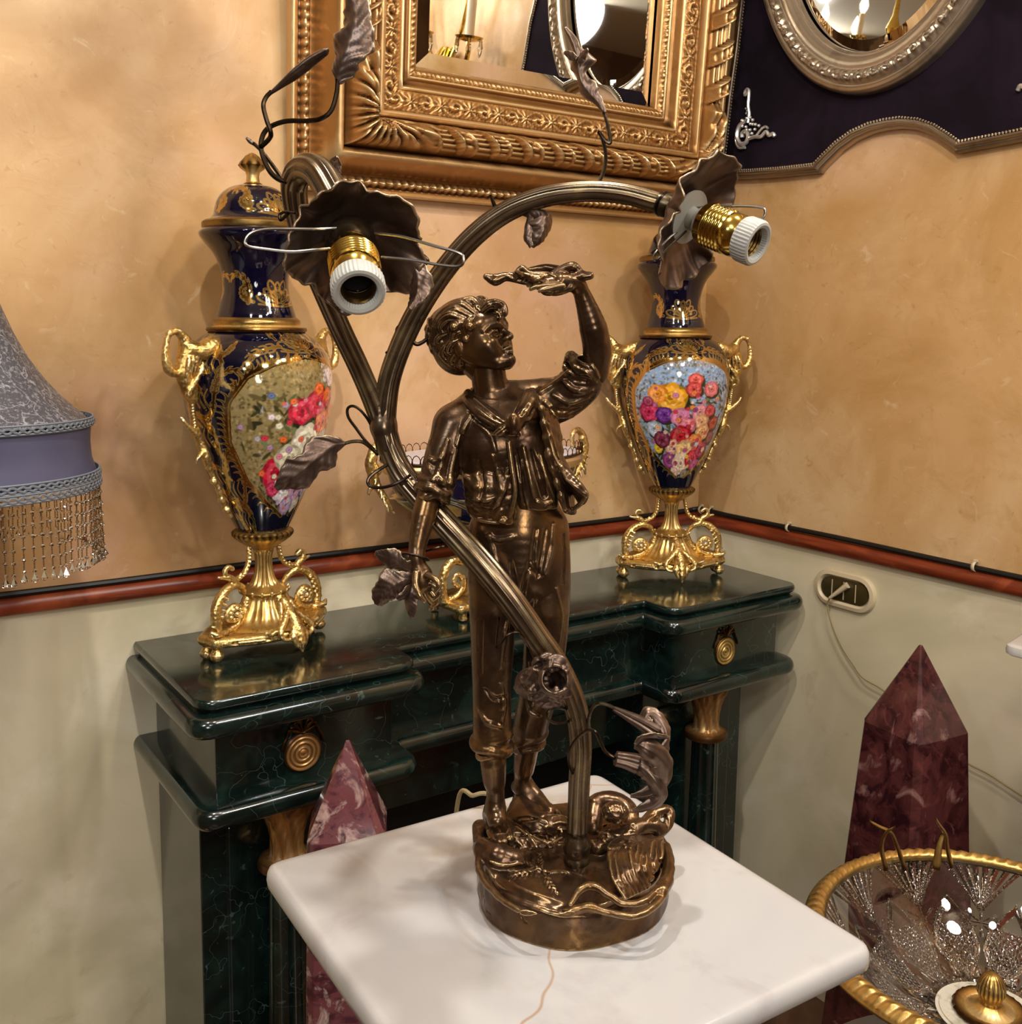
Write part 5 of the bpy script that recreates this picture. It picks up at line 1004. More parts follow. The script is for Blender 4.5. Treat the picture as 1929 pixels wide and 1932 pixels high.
# near foot, pointing to the viewer
g.stroke([P_(934, 1520, .032), P_(938, 1548, .020), Z_(948, 1578, .052)], rp([18, 19, 13]), .005); g.ell(P_(925, 1535, .040), rp([15, 16, 15]), .006)
g.stroke([P_(926, 1530, .034), Z_(928, 1560, .053), Z_(935, 1582, .052)], rp([13, 14, 11]), .005)
for i, (a, b_, r) in enumerate([(962, 1588, 8.5), (952, 1594, 6.5), (943, 1595, 6), (935, 1593, 5.6), (927, 1588, 5)]): g.stroke([Z_(a-4, b_-18, .056), Z_(a, b_-6, .054), Z_(a+1, b_, .051)], rp([r*1.1, r, r*.85]), .0016)
# far foot, pointing right and to the viewer
g.stroke([P_(990, 1478, .083), Z_(1012, 1505, .066), Z_(1036, 1530, .060)], rp([16, 17, 12]), .005); g.ell(P_(978, 1484, .088), rp([15, 14, 14]), .006)
g.stroke([P_(982, 1490, .080), Z_(1008, 1522, .060), Z_(1028, 1545, .056)], rp([12, 13, 9]), .005)
for i, (a, b_, r) in enumerate([(1051, 1535, 8), (1048, 1544, 6), (1043, 1550, 5.6), (1037, 1555, 5), (1030, 1558, 4.6)]): g.stroke([Z_(a-14, b_-12, .060), Z_(a-4, b_-3, .058), Z_(a+1, b_, .055)], rp([r*1.1, r, r*.85]), .0016)
BODY = g; Vb, Qb = g.mesh()
# ---------------------------------------------------------------- head
HC = P_(895, 636, .034); az, ps = math.radians(62), math.radians(17)
F0 = np.array([math.sin(az), -math.cos(az), 0]); N0 = np.array([-math.cos(az), -math.sin(az), 0]); U0_ = np.array([0, 0, 1.])
HA = F0*math.cos(ps)+U0_*math.sin(ps); HU = -F0*math.sin(ps)+U0_*math.cos(ps); HM = np.stack([HA, N0, HU], 1)
def h_(a, b, c): return HC+HM @ (np.array([a, b, c])*.001)
hd = SDF(HC-[.052, .044, .058], HC+[.056, .044, .050], .00055)
E = lambda a, b, c, r, k=4, op='add': hd.ell(h_(a, b, c), np.array(r)*.001*np.ones(3), k*.001, HM, op)
def S(L, r, k=3, op='add'): hd.stroke([h_(*p) for p in L], np.array(r)*.001*np.ones(len(L)), k*.001, op)
E(-6, 0, 7, (34, 25.5, 28)); E(13, 0, -6, (19, 20.5, 25), 8); E(17, 0, 7, (16, 19.5, 13), 8)
for sd in (1, -1):
    S([(-2, sd*16.5, -14), (9, sd*14, -24), (24, sd*7, -31)], [7, 6.5, 6.5], 8); E(8, sd*13, -12, (15, 9, 13), 8); E(19.5, sd*12.5, -13.5, (9.5, 8.5, 8), 6); E(22, sd*8, -21, (8, 8, 7), 6)
    E(28.8, sd*9.6, -4.6, (5.2, 6.2, 4.0), 3, 'cut'); E(24.4, sd*9.8, -4.8, (5.4, 5.4, 5.2), 1)
    S([(33, sd*3, 1.2), (31.2, sd*8, 3.3), (27.5, sd*13.5, 2.6), (23, sd*17.5, -1)], [1.9, 2.5, 2.2, 1.6], 3)
    S([(29.4, sd*5.0, -5.2), (30.3, sd*8.2, -2.6), (28.8, sd*12, -2.6), (25.5, sd*15, -5)], [.9, 1.15, 1.15, .9], 1); S([(29.2, sd*5.2, -5.8), (29.6, sd*9, -7.8), (27, sd*13, -7.2), (25.5, sd*15, -5.4)], [.8, .9, .9, .8], 1)
    E(29.9, sd*9.4, -4.9, (.9, 1.7, 1.7), .4, 'cut')
    E(35.2, sd*3.0, -11.3, (3.0, 2.3, 2.1), 1.5); E(36.3, sd*1.9, -13.2, (1.1, .9, 1), .6, 'cut')
    S([(34.8, sd*.9, -19.2), (33.6, sd*3.4, -19.9), (30.8, sd*6.6, -21.2)], [1.9, 1.6, .9], 1.3); S([(34.2, 0, -23.2), (33.2, sd*3.2, -23), (30.8, sd*6, -21.9)], [2.2, 1.9, .9], 1.3)
    S([(31, sd*5.2, -13.5), (29.2, sd*7.6, -18)], [1.0, .8], 2, 'cut'); E(-4, sd*24, -9, (5, 3, 8), 2)
S([(31.5, 0, -.5), (34.6, 0, -5), (37.6, 0, -9.4)], [2.3, 2.5, 3.1], 3); E(38.0, 0, -10.6, (2.9, 2.8, 2.4), 1.5)
S([(32.0, -6.2, -21.5), (35.2, -2, -21.2), (36.3, 0, -21.3), (35.2, 2, -21.2), (32.0, 6.2, -21.5)], [.35, .45, .45, .45, .35], .8, 'cut')
S([(34.3, 0, -14.5), (34.2, 0, -17.2)], [.9, .9], 1, 'cut'); E(30, 0, -30.6, (6.6, 8, 5.8), 5); E(22.8, 0, -20, (7.2, 9.5, 9), 6); S([(34.2, -3, -26.5), (35.3, 0, -26.6), (34.2, 3, -26.5)], [.8, .9, .8], 2, 'cut')
hd.stroke([h_(-9, 0, -14), P_(922, 705, .032), P_(928, 745, .033)], rp([34, 30.5, 30]), .005)
HEAD = hd; Vh, Qh = hd.mesh()
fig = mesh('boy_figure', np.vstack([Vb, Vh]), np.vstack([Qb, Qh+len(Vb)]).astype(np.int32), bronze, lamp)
# ---------------------------------------------------------------- hair
hr = SDF(HC-[.056, .048, .046], HC+[.046, .046, .054], .00065)
hr.ell(h_(-9, 0, 9), (.036, .0285, .030), .004, HM); hr.ell(h_(-18, 0, -5), (.026, .0255, .026), .006, HM)
hr.ell(h_(36, 0, -16), (.030, .034, .030), .004, HM, 'cut'); hr.ell(h_(24, 22, -30), (.030, .016, .030), .004, HM, 'cut'); hr.ell(h_(24, -22, -30), (.030, .016, .030), .004, HM, 'cut')
def lock(L, r, y=.0, k=.0016):
    Q = []
    for a in L:
        p = hit(hr, a[0], a[1], .0015, .012) if len(a) == 2 else P_(*a); Q.append(p)
    P = cat(Q, 4); R_ = rp(np.interp(np.linspace(0, 1, len(P)), np.linspace(0, 1, len(r)), r)); hr.stroke(P, R_, k)
    for o in (-.35, .35): # fine strands cut along the lock
        d = np.gradient(P, axis=0); nrm = np.cross(d, [0, 1., 0]); nrm /= np.linalg.norm(nrm, axis=1)[:, None]+1e-9
        hr.stroke(P+nrm*R_[:, None]*o*1.4-np.array([0, 1, 0])*R_[:, None]*.9, .0006, .0006, 'cut')
for L, r in (([(905, 592), (925, 575), (945, 577, .02), (951, 590, .018), (946, 596, .016)], [5, 10, 10, 8, 4]), ([(900, 594), (922, 588), (940, 590, .016), (946, 598, .014)], [5, 8, 8, 4]), ([(898, 596), (915, 598), (930, 600), (942, 599, .014)], [4, 8, 7, 4]), ([(890, 590), (905, 602), (915, 608), (922, 612)], [4, 7, 6, 2]),
             ([(905, 585), (892, 568), (875, 572), (866, 590)], [5, 9, 9, 5]), ([(895, 590), (872, 575), (856, 585), (850, 602)], [5, 9, 8, 4]), ([(885, 595), (860, 585), (840, 596), (836, 612)], [5, 9, 8, 4]), ([(875, 602), (848, 595), (830, 608), (826, 625)], [5, 9, 8, 4]), ([(900, 580), (905, 566, .04), (915, 566, .04)], [5, 8, 6]),
             ([(862, 605), (846, 606), (834, 618), (838, 632)], [5, 8, 8, 4]), ([(885, 612), (868, 610), (853, 620), (856, 634)], [4, 8, 9, 4]), ([(895, 600), (888, 606), (883, 618), (888, 630), (896, 628)], [5, 9, 10, 8, 4]), ([(870, 625), (858, 630), (856, 645), (864, 655)], [4, 8, 8, 3]),
             ([(885, 635), (878, 645), (872, 660), (875, 668)], [4, 8, 7, 3]), ([(866, 640), (852, 648), (845, 662), (852, 672)], [4, 8, 8, 3]), ([(898, 640), (890, 650), (885, 662), (884, 672)], [3, 7, 6, 3]), ([(845, 630), (832, 636), (826, 645), (832, 660)], [4, 8, 8, 3]), ([(840, 655), (836, 668), (844, 682)], [5, 8, 4]), ([(856, 672), (852, 684), (862, 694)], [5, 8, 4]), ([(872, 672), (868, 686), (874, 696)], [5, 8, 4]), ([(885, 672), (882, 685), (886, 694)], [4, 6, 3]), ([(828, 610, .04), (820, 622, .04), (822, 640, .04)], [5, 8, 5])): lock(L, r)
for c, r in (((887, 616), 9), ((857, 617), 8), ((880, 640), 7), ((903, 606), 6)): hr.ell(hit(hr, *c, 0), rp([r, r, r]), .0015)
for i in range(70):   # locks over the crown, the back and the far side
    a0 = rng.uniform(.55, 1.45)*PI*(1 if i % 2 else -1); e0_ = rng.uniform(-.5, 1.1); L = []
    if i % 3 == 0: a0 = rng.uniform(-PI, -.30*PI)
    for q in range(5):
        a_, e_ = a0+.16*q*math.sin(i), e0_-.14*q; L.append(h_(-10+34.5*math.cos(e_)*math.cos(a_), 28.5*math.cos(e_)*math.sin(a_), 7+30.5*math.sin(e_)))
    if L[-1][1] > HC[1]-.012 or i % 4 == 0: hr.stroke(cat(L, 3), rp(np.interp(np.linspace(0, 1, 13), [0, .5, 1], [4, 7.5, 3])), .0014)
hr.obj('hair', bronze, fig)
# ---------------------------------------------------------------- trousers
t = SDF((-.118, -.012, .105), (.006, .100, .400), .0009)
chain(t, [(985, 958, YB), (982, 1000, YB), (980, 1060, YB+.001)], [66, 74, 78], .012); chain(t, [(930, 1000, .036), (930, 1100, .032), (930, 1200, .028), (928, 1290, .026), (929, 1385, .028)], [44, 46, 41, 36, 36], .012)
chain(t, [(1030, 1000, .044), (1033, 1100, .042), (1030, 1200, .040), (1020, 1290, .045), (1000, 1375, .062)], [42, 43, 40, 36, 33], .012)
t.F = np.maximum(t.F, -1)
def ringfold(s, c, rx, ry, r, tilt, y, k=.002, n=28):
    P = []
    for q in np.linspace(0, 2*PI, n):
        P.append(P_(c[0], c[1], y)+np.array([rp(rx)*math.cos(q), rp(ry)*math.sin(q), rp(tilt)*math.cos(q)+.0012*math.sin(q*3)]))
    s.stroke(P, rp(r), k)
ringfold(t, (928, 1405), 33, 31, 11, -6, .028, .003); ringfold(t, (930, 1388), 31, 29, 8, 8, .028, .003); ringfold(t, (929, 1420), 28, 28, 5, 4, .028, .002)
ringfold(t, (1000, 1390), 29, 28, 9, 12, .064, .003); ringfold(t, (998, 1405), 27, 27, 8, 6, .066, .003)
t.stroke([P_(930, 1412, .028), P_(930, 1450, .028)], rp(24), .001, 'cut'); t.stroke([P_(997, 1402, .066), P_(994, 1440, .07)], rp(21), .001, 'cut')
for L, r, op in (([(990, 1170), (985, 1130), (992, 1090), (1000, 1060)], [5, 4, 3, 1.5], 'cut'), ([(1000, 1070), (1010, 1080), (1025, 1085)], [2, 3, 1], 'cut'), ([(1012, 1000), (1006, 1050), (1012, 1075)], [1.5, 2.5, 1], 'cut'), ([(1030, 1000), (1022, 1050), (1014, 1090)], [2, 2.5, 1], 'cut'), ([(1045, 990), (1040, 1040), (1030, 1080)], [2, 4, 2], 'add'),
                 ([(920, 1012), (945, 1018), (970, 1012)], [2, 4, 2], 'add'), ([(925, 1010), (935, 1060), (942, 1120)], [2, 4, 1], 'add'), ([(960, 1160), (950, 1210), (945, 1260)], [1, 4, 1], 'add'), ([(910, 1150), (906, 1210), (908, 1270)], [1, 4, 1], 'cut'), ([(945, 1290), (950, 1330), (945, 1370)], [2, 6, 3], 'add'), ([(915, 1300), (935, 1318), (955, 1312)], [1, 3, 1], 'cut'), ([(905, 1340), (920, 1362), (945, 1370)], [1, 4, 1], 'add'),
                 ([(1050, 1110), (1060, 1160), (1056, 1210)], [2, 4, 1], 'add'), ([(1010, 1130), (1000, 1180), (1004, 1230)], [2, 4, 1], 'add'), ([(990, 1310), (1002, 1340), (1020, 1350)], [2, 4, 1], 'cut'), ([(1000, 1250), (1010, 1290), (1006, 1330)], [1, 5, 1], 'add'), ([(965, 1060), (972, 1100), (980, 1140)], [1, 3, 1], 'cut'), ([(1064, 1010), (1066, 1060), (1062, 1100)], [2, 3, 1], 'cut')): fold(t, L, r, .003, 0, op)
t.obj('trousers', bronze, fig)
# ---------------------------------------------------------------- jacket with rolled sleeves
j = SDF((-.168, -.030, .362), (.036, .100, .522), .0009)
chain(j, [(955, 968, YB), (950, 900, YB), (940, 840, YB), (935, 800, YB-.002)], [66, 74, 82, 70], .012)
chain(j, [(990, 900, YB+.008), (990, 840, YB+.006), (985, 795, YB+.004)], [54, 56, 46], .012)
chain(j, [(862, 800, YB-.008), (930, 768, YB), (1020, 752, YB+.004)], [38, 44, 36], .012)
chain(j, [(858, 808, .028), (842, 850, .020), (830, 890, .012), (822, 925, .004)], [38, 36, 34, 30], .010)
chain(j, [(1020, 770, .046), (1060, 752, .042), (1095, 725, .036), (1108, 700, .031)], [38, 40, 38, 32], .010)
# rolled cuffs
for c, y, d, R_, r in (((818, 925), .002, (-.16, -.25, -.95), 30, 8), ((822, 908), .006, (-.16, -.25, -.95), 31, 8), ((820, 940), .000, (-.1, -.2, -1), 25, 6), ((1103, 690), .030, (.42, -.25, .87), 31, 8), ((1098, 706), .033, (.42, -.25, .87), 33, 8), ((1090, 724), .036, (.42, -.25, .87), 34, 6)):
    M_ = axis_mat(d); th = np.linspace(0, 2*PI, 30); cc = P_(c[0], c[1], y); j.stroke([cc+M_ @ np.array([rp(R_)*math.cos(q), rp(R_)*.92*math.sin(q), .0018*math.sin(q*2+c[0])+.0008*math.sin(5*q)]) for q in th], rp(r), .002)
j.stroke([P_(816, 930, .001), P_(800, 985, -.006)], rp([22, 21]), .001, 'cut'); j.stroke([P_(1108, 695, .031), P_(1122, 655, .024)], rp([23, 25]), .001, 'cut')
# flying front flaps
def sheet(s, quad, th=.0022, n=5, bulge=0.):
    a, b_, c, d = [P_(*q) for q in quad]
    G = [[(a*(1-u)+b_*u)*(1-v)+(d*(1-u)+c*u)*v+np.array([0, -bulge*math.sin(u*PI)*math.sin(v*PI), 0]) for u in np.linspace(0, 1, n)] for v in np.linspace(0, 1, n)]
    T = []
    for i in range(n-1):
        for k in range(n-1): T += [(G[i][k], G[i][k+1], G[i+1][k+1]), (G[i][k], G[i+1][k+1], G[i+1][k])]
    s.tri(T, th, .004)
sheet(j, [(1022, 770, .005), (1052, 800, .028), (1062, 900, .035), (1040, 880, .006)], .0022)
sheet(j, [(1036, 860, .006), (1062, 870, .030), (1082, 965, .040), (1066, 960, .012)], .0024)
sheet(j, [(1052, 880, .012), (1066, 880, .03), (1098, 945, .025), (1104, 930, .008)], .003, bulge=.004); j.stroke(PP([(1030, 800, .004), (1046, 860, .003), (1070, 905, .004), (1106, 935, .008), (1096, 950, .014), (1078, 965, .025)]), rp([3, 3, 3, 5, 5, 4]), .002)
sheet(j, [(880, 900, .010), (962, 900, -.003), (962, 985, .002), (886, 965, .012)], .0022, bulge=.006)
j.stroke(cat(PP([(960, 835, -.002), (966, 880, -.004), (972, 925, -.005), (966, 960, -.003), (956, 985, 0)]), 4), rp(4.5), .002)
j.stroke(cat(PP([(886, 955, .014), (900, 978, .008), (925, 985, .003), (956, 988, .000)]), 4), rp(4.5), .002); j.ell(P_(950, 982, -.001), rp([9, 8, 7]), .002); j.ell(P_(949, 981, -.006), rp([4, 4, 4]), .001, op='cut')
# open front (shirt shows between the flaps)
for L, r in (([(985, 800), (995, 850), (1000, 900), (1012, 950)], [10, 20, 26, 26]), ([(1010, 850), (1022, 900), (1035, 940)], [12, 20, 22])):
    P = np.array([P_(a, b_, -.012) for a, b_ in L]); P = cat(P, 4); j.stroke(P, rp(np.interp(np.linspace(0, 1, len(P)), np.linspace(0, 1, len(r)), r)), .002, 'cut')
FO = (([(900, 770), (880, 800), (862, 840)], [2, 6, 2], 'add'), ([(838, 850), (832, 880), (818, 905)], [2, 5, 2], 'add'), ([(852, 860), (846, 890), (842, 915)], [2, 4, 2], 'cut'), ([(872, 820), (868, 870), (872, 920)], [1, 3, 1], 'cut'), ([(812, 830), (808, 870), (815, 895)], [1, 5, 2], 'add'), ([(845, 830), (835, 860), (822, 870), (812, 866)], [1, 5, 5, 3], 'add'), ([(860, 850), (850, 895), (852, 925)], [2, 5, 3], 'add'), ([(828, 895), (840, 915), (852, 930)], [2, 5, 2], 'add'),
      ([(905, 870), (912, 920), (905, 950)], [1, 4, 1], 'cut'), ([(930, 860), (945, 910), (940, 960)], [1, 6, 2], 'add'), ([(890, 940), (915, 945), (935, 938)], [1, 3, 1], 'add'), ([(895, 955), (925, 965), (950, 955)], [1, 4, 1], 'cut'), ([(960, 870), (950, 925), (930, 965)], [1, 5, 1], 'add'),
      ([(905, 800), (925, 820), (935, 850)], [1, 4, 1], 'add'), ([(885, 775), (905, 795), (925, 808)], [1, 3, 1], 'cut'), ([(1030, 760), (1055, 785), (1090, 785)], [2, 5, 2], 'add'), ([(1045, 745), (1075, 760), (1110, 750)], [2, 5, 2], 'add'), ([(1040, 772), (1065, 775), (1095, 768)], [1, 3, 1], 'cut'), ([(1060, 715), (1085, 735), (1118, 735)], [2, 5, 2], 'add'), ([(1066, 700), (1080, 715), (1105, 720)], [2, 5, 2], 'cut'), ([(1020, 740), (1050, 722), (1075, 700)], [2, 6, 2], 'add'), ([(1065, 690), (1072, 670), (1080, 665)], [3, 6, 3], 'add'), ([(1035, 800), (1045, 840), (1060, 880)], [2, 4, 2], 'add'), ([(1085, 690), (1105, 700), (1125, 720)], [2, 4, 2], 'add'), ([(1100, 672), (1118, 690), (1130, 712)], [2, 4, 2], 'add'))
for L, r, op in FO: fold(j, L, r, .003, 0, op)
j.stroke([P_(937, 790, .033), P_(926, 735, .032)], rp([36, 34]), .002, 'cut')
j.obj('jacket', bronze, fig)
# ---------------------------------------------------------------- shirt front and neckerchief
s = SDF((-.098, -.025, .375), (.006, .075, .520), .0008)
chain(s, [(1005, 958, .030), (1000, 900, .030), (985, 840, .030), (970, 800, .030)], [44, 52, 52, 44], .010); chain(s, [(1015, 950, .022), (1008, 900, .020)], [32, 36], .01)
for L, r, op in (([(988, 845), (998, 890), (1008, 935), (1014, 945)], [3, 4, 4, 3], 'add'), ([(1020, 860), (1030, 900), (1044, 938)], [3, 4, 3], 'add'), ([(1014, 946), (1030, 950), (1044, 944)], [3, 4, 3], 'add'), ([(1004, 850), (1018, 895), (1028, 935)], [3, 8, 6], 'cut'), ([(975, 850), (985, 900), (990, 950)], [2, 5, 3], 'cut'), ([(1000, 975), (1025, 982), (1050, 968)], [3, 5, 3], 'add'), ([(1002, 965), (1025, 970), (1046, 958)], [2, 3, 2], 'cut'), ([(985, 870), (990, 920), (998, 960)], [2, 4, 2], 'add')): fold(s, L, r, .0015, 0, op)
ringfold(s, (1010, 972), 48, 44, 7, -8, .036, .002)
s.obj('shirt', bronze, fig)
k = SDF((-.128, -.035, .445), (.012, .085, .545), .0007)
col = [(886, 745, .058), (880, 752, .030), (900, 775, .008), (930, 795, -.004), (958, 806, -.010), (972, 800, -.012), (992, 775, .000), (1006, 752, .016), (1000, 735, .040), (975, 730, .062)]
P = cat(PP(col), 5); k.stroke(P, rp(np.interp(np.linspace(0, 1, len(P)), [0, .3, .55, .75, 1], [9, 11, 10, 10, 9])), .004)
for a, b_, c, d in (((884, 742, .03), (905, 762, .014), (958, 800, -.010), (935, 805, -.006)), ((884, 742, .03), (935, 805, -.006), (925, 800, .0), (872, 762, .03)), ((996, 740, .025), (1012, 765, .012), (978, 802, -.012), (968, 792, -.010))): k.tri([(P_(*a), P_(*b_), P_(*c)), (P_(*a), P_(*c), P_(*d))], .0028, .003)
k.ell(P_(969, 798, -.016), rp([11, 9, 18]), .002); k.stroke([P_(963, 785, -.022), P_(962, 815, -.022)], rp(1.6), .0008, 'cut'); k.stroke([P_(973, 786, -.022), P_(975, 812, -.022)], rp(1.4), .0008, 'cut')
for L, r in (([(962, 800, -.014), (948, 812, -.014), (934, 825, -.012), (920, 836, -.009), (914, 843, -.008)], [6, 9, 9, 7, 3]), ([(968, 812, -.015), (964, 835, -.013), (966, 850, -.012)], [6, 8, 6]), ([(976, 805, -.014), (982, 825, -.013), (978, 845, -.012)], [5, 7, 5]), ([(975, 795, -.014), (990, 778, -.008), (1005, 755, .004)], [6, 9, 6]), ([(978, 790, -.014), (996, 790, -.006), (1008, 775, .004)], [4, 5, 3])): chain(k, L, r, .0018)
for L in ([(955, 808), (940, 820), (922, 835)], [(948, 806), (932, 818)], [(965, 815), (963, 840)], [(981, 812), (980, 838)], [(900, 765), (930, 788), (955, 800)], [(985, 785), (998, 762)], [(905, 782), (935, 800)]): fold(k, L, [1.2, 1.4, .8][:max(2, len(L))], .0008, 0, 'cut')
for L in ([(945, 830), (925, 842), (918, 838)], [(895, 752), (925, 778), (950, 795)]): fold(k, L, [2, 3, 1.5], .001)
k.stroke([P_(930, 770, .033), P_(926, 720, .032)], rp([29, 29]), .002, 'cut')
k.obj('neckerchief', bronze, fig)
# twig and leaf held over the head
w2 = SDF((-.105, -.040, .535), (.030, .050, .625), .0007)
chain(w2, [(918, 522, .004), (935, 528, .004), (955, 522, .004), (985, 527, .003), (1010, 532, .002), (1035, 535, .002), (1070, 528, .004), (1098, 522, .006), (1114, 520, .006)], [6, 11, 8, 9, 9, 12, 13, 9, 7], .004)
chain(w2, [(1020, 540, .0), (1030, 548, -.002), (1038, 550, -.002)], [8, 9, 8], .004); chain(w2, [(1040, 520, .004), (1062, 508, .006), (1082, 503, .006), (1096, 515, .006)], [6, 8, 9, 6], .003); w2.ell(P_(1076, 516, -.006), rp([12, 10, 7]), .003, op='cut')
chain(w2, [(970, 518, .006), (985, 506, .008), (1000, 516, .004), (1025, 518, .002)], [3, 6, 5, 4], .003); chain(w2, [(975, 512, .0), (990, 520, -.006), (1010, 525, -.01), (1030, 520, -.012)], [3, 6, 7, 4], .003); chain(w2, [(1000, 508, .02), (1030, 505, .024), (1060, 510, .02), (1080, 512, .014)], [4, 7, 8, 5], .003); w2.ell(P_(928, 520, -.004), rp([9, 8, 6]), .002, op='cut')
for i in range(26):
    px, py = rng.uniform(930, 1095), rng.uniform(512, 540); a = rng.uniform(-.5, .8); fold(w2, [(px, py), (px+8, py+8*math.sin(a)), (px+16, py+12*math.sin(a))], [1, 3, 1], .0012, 0, 'add' if i % 3 else 'cut', n=2)
w2.obj('leafy_twig', bronze, lamp)
# ---------------------------------------------------------------- fluted stem and arms
def pathr(L, R_, n=10):
    P = cat([P_(*a) for a in L], n); t = np.linspace(0, 1, len(P)); tt = np.linspace(0, 1, len(R_)); return P, np.interp(t, tt, R_)*.001
st0 = Z_(1088, 1625, .040)
main_pts = [(1087, 1628, .000), (1090, 1560, .001), (1093, 1480, .000), (1096, 1400, -.003), (1085, 1330, -.005), (1055, 1262, -.007), (1012, 1200, -.009), (955, 1120, -.009), (890, 1042, -.002), (822, 968, .012), (765, 902, .026), (738, 850, .032), (724, 800, .034)]
P, R_ = pathr(main_pts, [10.2, 10.0, 10.4, 11.4, 12.6, 13.0, 12.4, 11.6, 11.6])
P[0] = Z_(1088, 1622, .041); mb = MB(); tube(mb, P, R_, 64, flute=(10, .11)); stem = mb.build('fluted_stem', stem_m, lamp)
mb = MB(); b0 = Z_(1088, 1634, .037); sc_ = 1.0
lathe(mb, [(.0105, 0), (.0118, .001), (.0122, .006), (.0112, .009), (.0108, .0105), (.0124, .014), (.0130, .019), (.0124, .024), (.0105, .028), (.0108, .031), (.0100, .034)], 40, b0); mb.build('stem_socket', stem_m, lamp)
# left arm comes forward over its flower, right arm arches across
la = [(725, 812, .034), (704, 755, .032), (676, 690, .024), (645, 625, .008), (612, 550, -.020), (580, 470, -.052), (560, 395, -.080), (556, 345, -.092), (574, 318, -.104), (602, 326, -.118), (628, 366, -.130), (648, 410, -.140)]
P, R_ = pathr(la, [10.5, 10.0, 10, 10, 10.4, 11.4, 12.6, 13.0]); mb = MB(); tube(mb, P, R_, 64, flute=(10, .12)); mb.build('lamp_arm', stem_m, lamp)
LAE = P[-1]
ra = [(724, 815, .034), (728, 760, .034), (738, 705, .034), (762, 640, .033), (795, 575, .031), (840, 508, .028), (893, 447, .024), (955, 400, .019), (1030, 371, .012), (1110, 361, .004), (1180, 366, -.004), (1245, 383, -.012)]
P, R_ = pathr(ra, [11.5, 10.5, 10.3, 10.2, 10, 9.6, 9.2, 9.2]); mb = MB(); tube(mb, P, R_, 64, flute=(10, .12)); mb.build('lamp_arm', stem_m, lamp)
RAE = P[-1]
g = SDF(P_(722, 800, .034)-[.022, .022, .03], P_(722, 800, .034)+[.022, .022, .03], .0009)
chain(g, [(733, 845, .033), (724, 805, .034)], [22, 23], .002); chain(g, [(724, 805, .034), (712, 772, .034)], [22, 18], .004); chain(g, [(724, 805, .034), (729, 770, .034)], [22, 18], .004)
g.obj('fork_collar', stem_m, lamp)
mb = MB(); tube(mb, PP([(1243, 382, -.012), (1256, 387, -.014), (1266, 391, -.016)]), [.0098, .0108, .0102], 40, cap=True); tube(mb, PP([(1250, 384, -.0125), (1254, 386, -.0135)]), .0112, 40); mb.build('arm_collar', stem_m, lamp)
# ---------------------------------------------------------------- flower cups and lamp sockets
def cup(name, c, d, R_, npet, depth, seed, r0=.013, u0=0., wav=.16, up=(0, 0, 1), z0=0.):
    M_ = axis_mat(d, up); nu, nv = 34, 150; G = np.zeros((nu, nv, 3)); th = np.linspace(0, 2*PI, nv, endpoint=False)
    for i in range(nu):
        u = i/(nu-1); lobe = 1+wav*(np.abs(np.cos(npet*th/2+seed))**.7-.55)*u*1.1+.05*np.sin(th*7+seed)*u**3+.035*np.sin(th*13+seed*3+2*np.sin(th*3))*u**4+.02*np.sin(th*29+3*np.sin(th*2))*u**5
        rad = r0+(R_-r0)*u**.85*lobe; z = z0+depth*(u**1.7)+.12*R_*np.cos(npet*th+seed*2)*u**1.5+.10*R_*np.sin(2*th+seed)*u*u+.014*R_*np.cos(15*th+2*np.sin(2*th))*u*(1-u*.4)+.06*R_*np.sin(th*7+u*5+seed)*u**3+.05*R_*np.sin(th*11+seed+2*np.cos(th*2))*u**3+.02*R_*np.sin(th*23+seed)*u**4
        G[i] = c+(np.stack([rad*np.cos(th), rad*np.sin(th), z], 1)) @ M_.T
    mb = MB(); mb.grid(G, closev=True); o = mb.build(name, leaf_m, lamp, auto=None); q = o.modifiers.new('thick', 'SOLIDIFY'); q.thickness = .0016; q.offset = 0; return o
def socket(c, d, bell, s_=1.0):
    M_ = axis_mat(d); L = lambda pr, n=64, rib=None, cap=True: lathe(MB(), [(r*s_, z*s_) for r, z in pr], n, c, rib, M_, cap)
    root = L([(.004, -.004), (.017, -.002), (.019, .004), (.019, .018), (.0175, .024), (.014, .025)] if bell else [(.006, 0), (.023, .001), (.0235, .003), (.010, .004), (.010, .012), (.0125, .013), (.0125, .020)]).build('socket_base', stem_m if bell else MATS['pale_washer'], lamp)
    z = .024 if bell else .016; pr = [(.0135, z), (.0172, z+.002), (.0178, z+.006)]
    for k in range(6): pr += [(.0178, z+.008+k*.0034), (.0188, z+.0095+k*.0034), (.0178, z+.011+k*.0034)]
    pr += [(.0182, z+.030), (.0182, z+.036), (.0165, z+.039), (.0155, z+.043)]
    L(pr, cap=False).build('brass_holder', brass, root)
    z += .040; r = L([(.0150, z), (.0182, z+.0015), (.0190, z+.004), (.0190, z+.015), (.0180, z+.0172), (.0160, z+.0178), (.0135, z+.0168), (.0128, z+.0145), (.0124, z-.004)], 192, rib=lambda t, zz: 1+np.where(np.abs(zz/s_-(z+.009)) < .0062, .018*np.sign(np.sin(t*40)), 0), cap=False); r.build('porcelain_ring', ceram, root)
    mb = L([(.0123, z-.006), (.0001, z-.0062)], 30, cap=False); mb.build('bore_floor', black, root); mb = MB(); pr = []
    for k in range(5): pr += [(.0121, z+.012-k*.003), (.0112, z+.0105-k*.003)]
    lathe(mb, [(a*s_, b_*s_) for a, b_ in pr], 40, c, None, M_, False); mb.build('threaded_bore', brass if False else mat('dark_brass', '5a4420', met=.9, rough=.35) if 'dark_brass' not in MATS else MATS['dark_brass'], root)  # darker brown brass for the threads inside the bore
    return root
mat('pale_washer', '8a867a', rough=.45)
